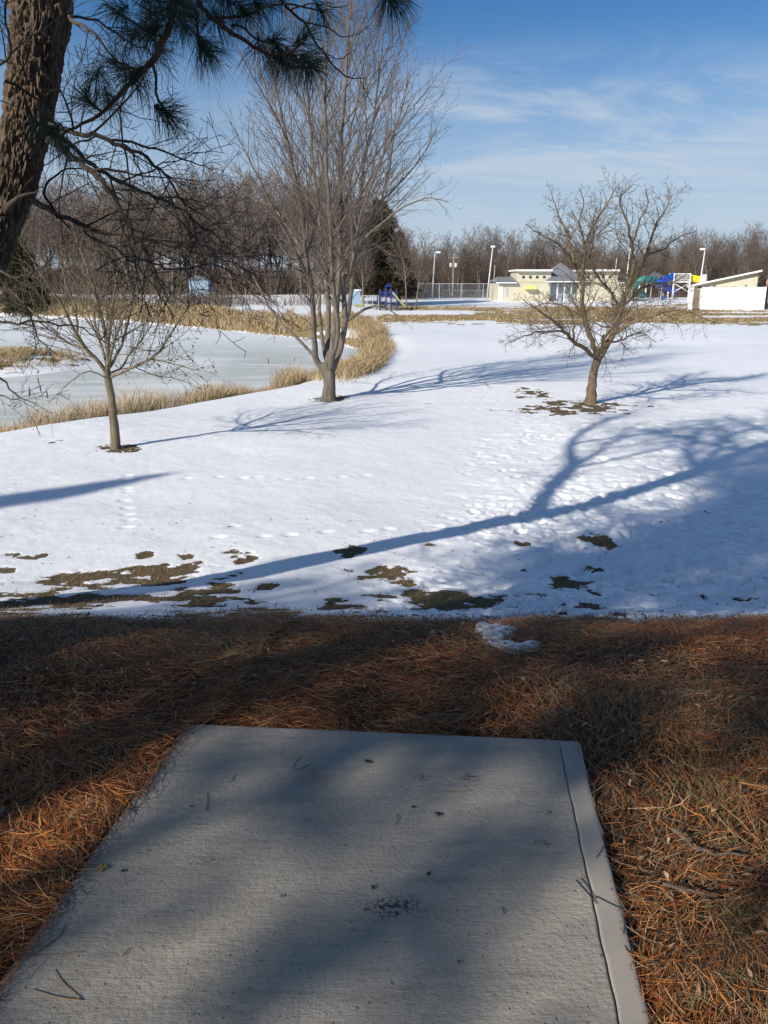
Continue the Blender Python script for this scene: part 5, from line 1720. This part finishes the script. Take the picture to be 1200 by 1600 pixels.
# --- white vinyl fence
YF = 88.0
vf = thing('white_fence', 'tall white vinyl privacy fence in front of the sloping-roofed building', 'fence', (lx(1135, YF), YF, Z(lx(1135, YF), YF)))
zf = vf.location.z
gate_a, gate_b = 1080.5, 1092
x = 1073
segs = [(1073, 1080)] + [(1092.5 + i * 14.3, 1092.5 + (i + 1) * 14.3) for i in range(7)]
for a_, b_ in segs:
    MB().box(*fr(vf, lx(a_, YF) + .08, lx(b_, YF) - .08, YF - .03, YF + .03, zf - .1, lz(448.6, YF))).build('panel', M_VNL, vf)
    ps_ = MB().box(*fr(vf, lx(b_, YF) - .08, lx(b_, YF) + .08, YF - .07, YF + .07, zf - .2, lz(447.8, YF)))
    ps_.build('post', M_VNL, vf)
MB().box(*fr(vf, lx(1192.6, YF) - .03, lx(1192.6, YF) + .03, YF + .08, YF + 7, zf - .1, lz(448.6, YF))).build('panel', M_VNL, vf)
gt = MB().box(*fr(vf, lx(1081, YF), lx(1091, YF), YF - .05, YF, zf + .1, lz(452, YF))).build('gate', M_BRG, vf)

# --- stop sign at right edge
YS = 92
ss_ = thing('stop_sign', 'red octagonal stop sign on a post at the right edge beyond the white fence', 'sign', (lx(1199, YS), YS, Z(lx(1199, YS), YS)))
l = ss_.location
MB().tube([(0, .06, -.3), (0, .06, lz(434, YS) - l.z)], .035).build('post', M_GAL, ss_)
c_ = Vector((-.05, 0, lz(441, YS) - l.z))
oc = [(c_.x + .42 * math.cos(R(22.5 + 45 * i)), c_.z + .42 * math.sin(R(22.5 + 45 * i))) for i in range(8)]
oc2 = [(c_.x + .38 * math.cos(R(22.5 + 45 * i)), c_.z + .38 * math.sin(R(22.5 + 45 * i))) for i in range(8)]
MB().prism(oc, 0, .02).build('border', M_WHT, ss_)
MB().prism(oc2, -.006, -.001).build('sign_plate', M_RED, ss_)
fc = bpy.data.curves.new('lettering', 'FONT'); fc.body = 'STOP'; fc.size = .26; fc.align_x = 'CENTER'; fc.align_y = 'CENTER'; fc.extrude = .002
fo = bpy.data.objects.new('lettering_tmp', fc); COL.objects.link(fo)
dg = bpy.context.evaluated_depsgraph_get(); tm = bpy.data.meshes.new_from_object(fo.evaluated_get(dg))
bpy.data.objects.remove(fo)
tm.materials.clear(); tm.materials.append(M_WHT)
lo = link('lettering', tm, ss_); lo.location = (c_.x, -.012, c_.z); lo.rotation_euler = (math.pi / 2, 0, 0)

# --- parked dark car at right edge
YC = 95
cr_ = thing('parked_car', 'black parked car half hidden by the right end of the white fence', 'car', (lx(1212, YC), YC, Z(lx(1212, YC), YC)))
prof = [(-2.2, .35), (2.2, .35), (2.25, .8), (1.5, .95), (.9, 1.42), (-.9, 1.45), (-1.6, 1.0), (-2.2, .85)]
MB().prism(prof, -.85, .85).build('body', M_BLK, cr_)
MB().prism([(-1.25, .98), (1.2, .98), (.78, 1.36), (-.82, 1.39)], -.87, -.855).build('window', M_GLS, cr_)
for sx in (-1.35, 1.35):
    for sy in (-.8, .8):
        wmb = MB(); wmb.tube([(sx, sy - .1, .33), (sx, sy + .1, .33)], .33, 18); wmb.build('wheel', M_RUB, cr_)

# --- water slides and tower
YW = 118.0
tw_ = thing('slide_tower', 'white railed water slide tower with teal and blue tubes and a yellow tube end', 'water slide', (lx(1062, YW), YW, Z(lx(1062, YW), YW)))
l = tw_.location
def wp(px, py, dy=0): return Vector((lx(px, YW + dy), YW + dy, lz(py, YW + dy))) - l
deckz = wp(0, 440).z
for x_ in (1050, 1075):
    for dy in (0, 2.2):
        a_ = wp(x_, 430, dy); MB().tube([(a_.x, a_.y, -.2), (a_.x, a_.y, wp(x_, 427).z)], .11).build('leg', M_WHT, tw_)
a0, a1 = wp(1050, 440), wp(1075, 440)
MB().box(a0.x - .1, a1.x + .1, -.15, 2.35, deckz - .12, deckz + .05).build('deck', M_WHT, tw_)
rl = MB()
for yy_ in (-.05, 2.25):
    rl.box(a0.x, a1.x, yy_ - .03, yy_ + .03, wp(0, 427.6).z - .06, wp(0, 427.6).z + .04)
    rl.box(a0.x, a1.x, yy_ - .03, yy_ + .03, deckz + .18, deckz + .24)
    for i in range(14):
        x_ = a0.x + (a1.x - a0.x) * (i + .5) / 14; rl.box(x_ - .022, x_ + .022, yy_ - .02, yy_ + .02, deckz + .24, wp(0, 427.6).z - .06)
rl.build('railing', M_WHT, tw_)
bc = MB()
bc.tube([(a0.x, -.02, deckz - .2), (a1.x, -.02, 1.1)], .05); bc.tube([(a1.x, .0, deckz - .2), (a0.x, .0, 1.1)], .05)
bc.build('brace', M_WHT, tw_)
def tb(name, pts_, r_, m):
    c = smooth_chain([wp(*p) for p in pts_], [r_] * len(pts_), 5)
    MB().tube(c[0], r_, 14).build(name, m, tw_, True)
tb('blue_tube', [(1050, 431, 1), (1043, 434, .6), (1034, 438, .2), (1027, 442, .4), (1030, 447, 1.6), (1042, 450, 2), (1056, 456, 1.6)], .48, M_BLUE)
tb('teal_tube', [(1027, 440, 3), (1018, 438, 2.5), (1006, 436, 1.8), (997, 439, 1.8), (991, 447, 2.5), (994, 456, 3.5), (1006, 462, 4)], .48, M_TEAL)
tb('yellow_tube', [(1076, 435, 1), (1081, 435.6, .8), (1090, 437, .6)], .50, M_YPL)
for a_ in ((996, 440, 2), (1016, 441, 2.5), (1032, 441, .5), (1052, 455, 1.6), (1086, 440, .7), (1035, 450, 1.8)):
    q = wp(*a_); MB().tube([(q.x, q.y, -.2), (q.x, q.y, q.z - .2)], .08).build('support', M_GAL, tw_)
q = wp(1035, 466, 1); MB().tube([(q.x, q.y, -.1), (q.x, q.y, q.z + .3)], .3, 12).build('splash_barrel', M_BLUE, tw_)

# --- pool shade pavilion behind slides
pv = thing('pool_pavilion', 'small pavilion with grey pyramid roof behind the teal water slide', 'pavilion', (lx(1020, 132), 132, Z(lx(1020, 132), 132)))
l = pv.location
MB().hip(lx(1000, 132) - l.x, lx(1041, 132) - l.x, -2, 2, lz(437, 132) - l.z, 0, .001, lz(424, 132) - l.z).build('roof', M_SHN, pv)
for a_, b_ in ((-1.8, -1.7), (1.8, -1.7), (-1.8, 1.7), (1.8, 1.7)):
    MB().tube([(a_, b_, -.2), (a_, b_, lz(437, 132) - l.z + .05)], .1).build('post', M_WHT, pv)

# --- chain link fence
YK = 118.0


def chain_fence(a_, b_, Y0, Y1, top, label, inner=False):
    x0, x1 = lx(a_, Y0), lx(b_, Y1)
    zb_ = Z(x0, Y0)
    o = thing('chain_link_fence', label, 'fence', (x0, Y0, zb_))
    zt_ = lz(top, Y0) - zb_
    n = max(3, int(abs(x1 - x0) / 3.0))
    P0, P1 = Vector((0, 0, 0)), Vector((x1 - x0, Y1 - Y0, 0))
    for i in range(n + 1):
        p = P0.lerp(P1, i / n)
        MB().tube([(p.x, p.y, -.3), (p.x, p.y, zt_ + .05)], .045).build('post', M_GAL, o)
    MB().tube([P0 + Vector((0, 0, zt_)), P1 + Vector((0, 0, zt_))], .035).build('top_rail', M_GAL, o)
    ms = MB()
    # woven mesh: diagonal wires both ways
    L = (P1 - P0).length; st_ = .28
    k2 = int((L + zt_) / st_)
    ex = (P1 - P0).normalized()
    vv, ff, n_ = [], [], 0
    chn = []
    for i in range(k2):
        s0 = i * st_ - zt_
        for sgn in (1, -1):
            a = Vector((max(s0, 0), 0, 0)); za = max(0, -s0); b = min(s0 + zt_, L); zb2 = b - s0
            if b <= a.x: continue
            pa = P0 + ex * a.x + Vector((0, 0, za if sgn > 0 else zt_ - za)); pb = P0 + ex * b + Vector((0, 0, zb2 if sgn > 0 else zt_ - zb2))
            chn.append(([pa, pb], [.009, .009]))
    me = tube_mesh('wire_mesh', [(chn, 3)], M_GAL)
    link('wire_mesh', me, o)


chain_fence(652.5, 789, 119, 117, 443.2, 'tall grey chain-link fence of the ball court left of the pool building')
chain_fence(660, 786, 140, 140, 453.5, 'lower chain-link fence standing behind the tall one on the court')


# --- poles
def light_pole(bx0, by0, tx0, ty0, Y, label, arm=0, w_=.12, globe=True, group=None):
    x0 = lx(bx0, Y); o = thing('light_pole', label, 'light pole', (x0, Y, Z(x0, Y)), group)
    l = o.location
    top = Vector((lx(tx0, Y) - l.x, 0, lz(ty0, Y) - l.z))
    MB().tube([Vector((0, 0, -.3)), top * .5, top], [w_ * .95, w_ * .75, w_ * .55], 10).build('pole', M_POLE, o, True)
    if arm:
        MB().tube([top, top + Vector((arm * .4, 0, .15)), top + Vector((arm, 0, .1))], .05).build('arm', M_POLE, o)
    if globe:
        MB().box(top.x + arm - .3, top.x + arm + .3, -.18, .18, top.z - .06, top.z + .18).build('lamp_head', M_WHT, o)
    return o


light_pole(675, 464, 678.5, 395, 126, 'white light pole with short arm at the left part of the chain-link court', arm=.5)
light_pole(760.5, 469, 767, 386, 119, 'tallest white light pole at the right end of the chain-link court', w_=.13)
light_pole(770, 465, 771.5, 414, 150, 'thin short grey pole just right of the tallest light pole', w_=.07, globe=False)
light_pole(975, 468, 978, 391, 124, 'white light pole seen through the low crooked tree, left of a close pair', w_=.13)
light_pole(982, 468, 985.5, 393, 130, 'white light pole seen through the low crooked tree, right of a close pair', w_=.12, globe=False)
light_pole(957, 468, 959, 403, 150, 'thin light pole rising behind the right clerestory box', w_=.10, globe=False)
light_pole(1089.5, 452, 1093, 390, 112, 'white light pole with curved arm above the yellow slide tube', arm=-.35, w_=.13)

up_ = thing('utility_pole', 'wooden utility pole with two grey transformers behind the court', 'utility pole', (lx(707, 150), 150, Z(lx(707, 150), 150)))
l = up_.location; tz = lz(395, 150) - l.z
MB().tube([(0, 0, -.3), (.1, 0, tz)], [.17, .12], 10).build('pole', M_WOODP, up_)
for sx in (-.42, .5):
    MB().tube([(sx, -.1, lz(417, 150) - l.z), (sx, -.1, lz(411, 150) - l.z)], .28, 12).build('transformer', M_POLE, up_)
MB().box(-.9, 1.0, -.08, .08, tz - .9, tz - .75).build('crossarm', M_WOODP, up_)
MB().box(-.5, .5, -.25, .0, lz(418, 150) - l.z, lz(417.3, 150) - l.z).build('bracket', M_GAL, up_)
# power line on the right with its poles
M_WIRE = simple('black_wire', (.05, .05, .05), .6)
pa = thing('utility_pole', 'plain wooden utility pole among far trees, left of the curved-arm light pole', 'utility pole', (lx(1003, 170), 170, Z(lx(1003, 170), 170)))
za = lz(386, 170) - pa.location.z
MB().tube([(0, 0, -.3), (0, 0, za)], [.16, .12], 8).build('pole', M_WOODP, pa)
MB().box(-1.0, 1.0, -.07, .07, za - .4, za - .28).build('crossarm', M_WOODP, pa)
pbx = lx(1330, 170)
pb_ = thing('utility_pole', 'wooden utility pole beyond the right edge carrying the wires', 'utility pole', (pbx, 170, Z(pbx, 170)))
zb2 = lz(369, 170) - pb_.location.z
MB().tube([(0, 0, -.3), (0, 0, zb2)], [.16, .12], 8).build('pole', M_WOODP, pb_)
MB().box(-1.0, 1.0, -.07, .07, zb2 - .4, zb2 - .28).build('crossarm', M_WOODP, pb_)
chn = []
for oy, oz in ((-.8, 0), (.8, -.1), (0, -1.0)):
    A = Vector((pa.location.x + oy, 170, pa.location.z + za - .25 + oz)); Bq = Vector((pb_.location.x + oy, 170, pb_.location.z + zb2 - .25 + oz))
    ps = []
    for i in range(17):
        t_ = i / 16; p = A.lerp(Bq, t_); p.z -= 1.1 * 4 * t_ * (1 - t_) * .35; ps.append(p)
    chn.append((ps, [.018] * 17))
tag(link('power_line', tube_mesh('power_line', [(chn, 4)], M_WIRE)), 'thin sagging power wires above the far woods at right', 'power line')

# --- playground
YP = 87.0
pg = thing('playground_tower', 'navy blue playground climbing frame with a lime slide under the evergreens', 'play structure', (lx(607, YP), YP, Z(lx(607, YP), YP)))
l = pg.location
def gp(px, py, dy=0): return Vector((lx(px, YP + dy), YP + dy, lz(py, YP + dy))) - l
for px_, tp_, dy in ((594, 452, 0), (603, 446, 0), (611, 447, 0), (620, 455, 0), (594, 452, 1.8), (603, 446, 1.8), (611, 447, 1.8), (620, 455, 1.8)):
    a = gp(px_, tp_, dy); MB().tube([(a.x, a.y, -.2), (a.x, a.y, a.z)], .08).build('post', M_DBL, pg)
a = gp(603, 463); b = gp(611, 463)
MB().box(gp(594, 0).x, gp(620, 0).x, -.05, 1.85, a.z - .06, a.z + .05).build('deck', M_DBL, pg)
MB().hip(gp(600.5, 0).x, gp(613.5, 0).x, -.3, 2.1, gp(0, 448).z, gp(607, 0).x, gp(607, 0).x + .001, gp(0, 442).z).build('roof', M_DBL, pg)
br_ = MB()
for x_ in np.linspace(594, 620, 12):
    q = gp(x_, 460); br_.box(q.x - .025, q.x + .025, -.08, -.03, a.z, gp(0, 457).z)
br_.box(gp(594, 0).x, gp(620, 0).x, -.09, -.02, gp(0, 457).z, gp(0, 456).z); br_.build('railing', M_DBL, pg)
lad = MB()
for i in range(6): lad.box(gp(605, 0).x, gp(610, 0).x, -.5 + i * .07, -.42 + i * .07, .15 + i * .22, .2 + i * .22)
lad.build('ladder', M_GAL, pg)
sl = MB()
c = smooth_chain([gp(613, 459, -.2), gp(618, 464, -.4), gp(626, 474, -.5), gp(633, 480, -.5)], [.3] * 4, 4)
for i in range(len(c[0]) - 1):
    p, q = c[0][i], c[0][i + 1]
    for (y0_, y1_, h0_) in ((-.35, .35, 0), (-.40, -.352, .2), (.352, .40, .2)):
        vs = [sl.bm.verts.new(t_) for t_ in ((p.x, p.y + y0_, p.z), (q.x, q.y + y0_, q.z), (q.x, q.y + y1_, q.z), (p.x, p.y + y1_, p.z), (p.x, p.y + y0_, p.z + .05 + h0_), (q.x, q.y + y0_, q.z + .05 + h0_), (q.x, q.y + y1_, q.z + .05 + h0_), (p.x, p.y + y1_, p.z + .05 + h0_))]
        for f_ in ((0, 1, 2, 3), (7, 6, 5, 4), (0, 4, 5, 1), (1, 5, 6, 2), (2, 6, 7, 3), (3, 7, 4, 0)): sl.bm.faces.new([vs[t_] for t_ in f_])
sl.build('slide', M_OLV, pg)
for px_, a_, lab in ((572, 0, 'small metal play bar frame left of the navy climbing frame'),):
    o = thing('play_bars', lab, 'play structure', (lx(578, YP), YP, Z(lx(578, YP), YP)))
    for q in (-.9, -.3, .3, .9): MB().tube([(q, 0, -.2), (q, 0, 1.5)], .04).build('post', M_GAL, o)
    MB().tube([(-.9, 0, 1.5), (.9, 0, 1.5)], .04).build('bar', M_GAL, o)
pn_ = thing('activity_board', 'pale blue and white play panel with dark posts behind the multi-stemmed tree', 'play panel', (lx(556, YP + 2), YP + 2, Z(lx(556, YP + 2), YP + 2)))
MB().box(-.42, .5, -.03, .03, .55, 1.95).build('panel', M_LBL, pn_)
MB().box(-.5, .58, -.045, .045, 1.955, 2.1).build('top_board', M_WHT, pn_)
for q in (-.55, .63): MB().tube([(q, 0, -.2), (q, 0, 2.15)], .05).build('post', M_DBL, pn_)
MB().tube([(-1.0, -.4, -.1), (-.65, 0, 1.9)], .07).build('brace', M_DBL, pn_)
sg = thing('spring_rider', 'small lime green playground rider beside the pale blue panel', 'play rider', (lx(562, YP), YP, Z(lx(562, YP), YP)))
MB().prism([(-.5, .35), (-.35, .3), (.25, .35), (.5, .6), (.42, .75), (.2, .6), (-.3, .62), (-.5, .55)], -.08, .08).build('body', M_OLV, sg)
MB().tube([(0, 0, -.1), (.03, 0, .1), (-.03, 0, .2), (0, 0, .36)], .07).build('spring', M_GAL, sg)

# --- things among the trees across the pond
YT = 103
tp3 = thing('blue_shed', 'pale blue shed half hidden among trees across the pond', 'shed', (lx(312, YT), YT, Z(lx(312, YT), YT)))
l = tp3.location
hx = lx(328, YT) - lx(298, YT)
MB().box(-hx / 2, hx / 2, 0, 2.4, -.2, lz(437, YT) - l.z).build('wall', M_LBL, tp3)
MB().hip(-hx / 2 - .15, hx / 2 + .15, -.15, 2.55, lz(437, YT) - l.z + .01, -hx / 4, hx / 4, lz(431, YT) - l.z).build('roof', M_SHN, tp3)
MB().box(-.35, .35, -.05, -.01, -.1, 1.5).build('door', simple('blue_door', (.25, .40, .55), .7), tp3)
hs_ = thing('brown_house', 'low tan house with yellow gable seen through trees at far left', 'house', (lx(120, 140), 140, Z(lx(120, 140), 140)))
l = hs_.location
MB().box(-6, 6, 0, 7, -.3, 2.5).build('wall', simple('tan_siding', (.42, .34, .20), .8, .06, 1), hs_)
MB().prism([(-6.6, 2.505), (6.6, 2.505), (0, 4.4)], -.5, 7.5).build('roof', simple('brown_roof', (.16, .12, .10), .9, .12, 1), hs_)
for q in (-4, -1.2, 3.6): MB().box(q - .6, q + .6, -.05, -.01, 1.0, 1.9).build('window', M_GLS, hs_)
MB().box(1.0, 1.9, -.05, -.01, -.1, 1.95).build('door', M_WHT, hs_)
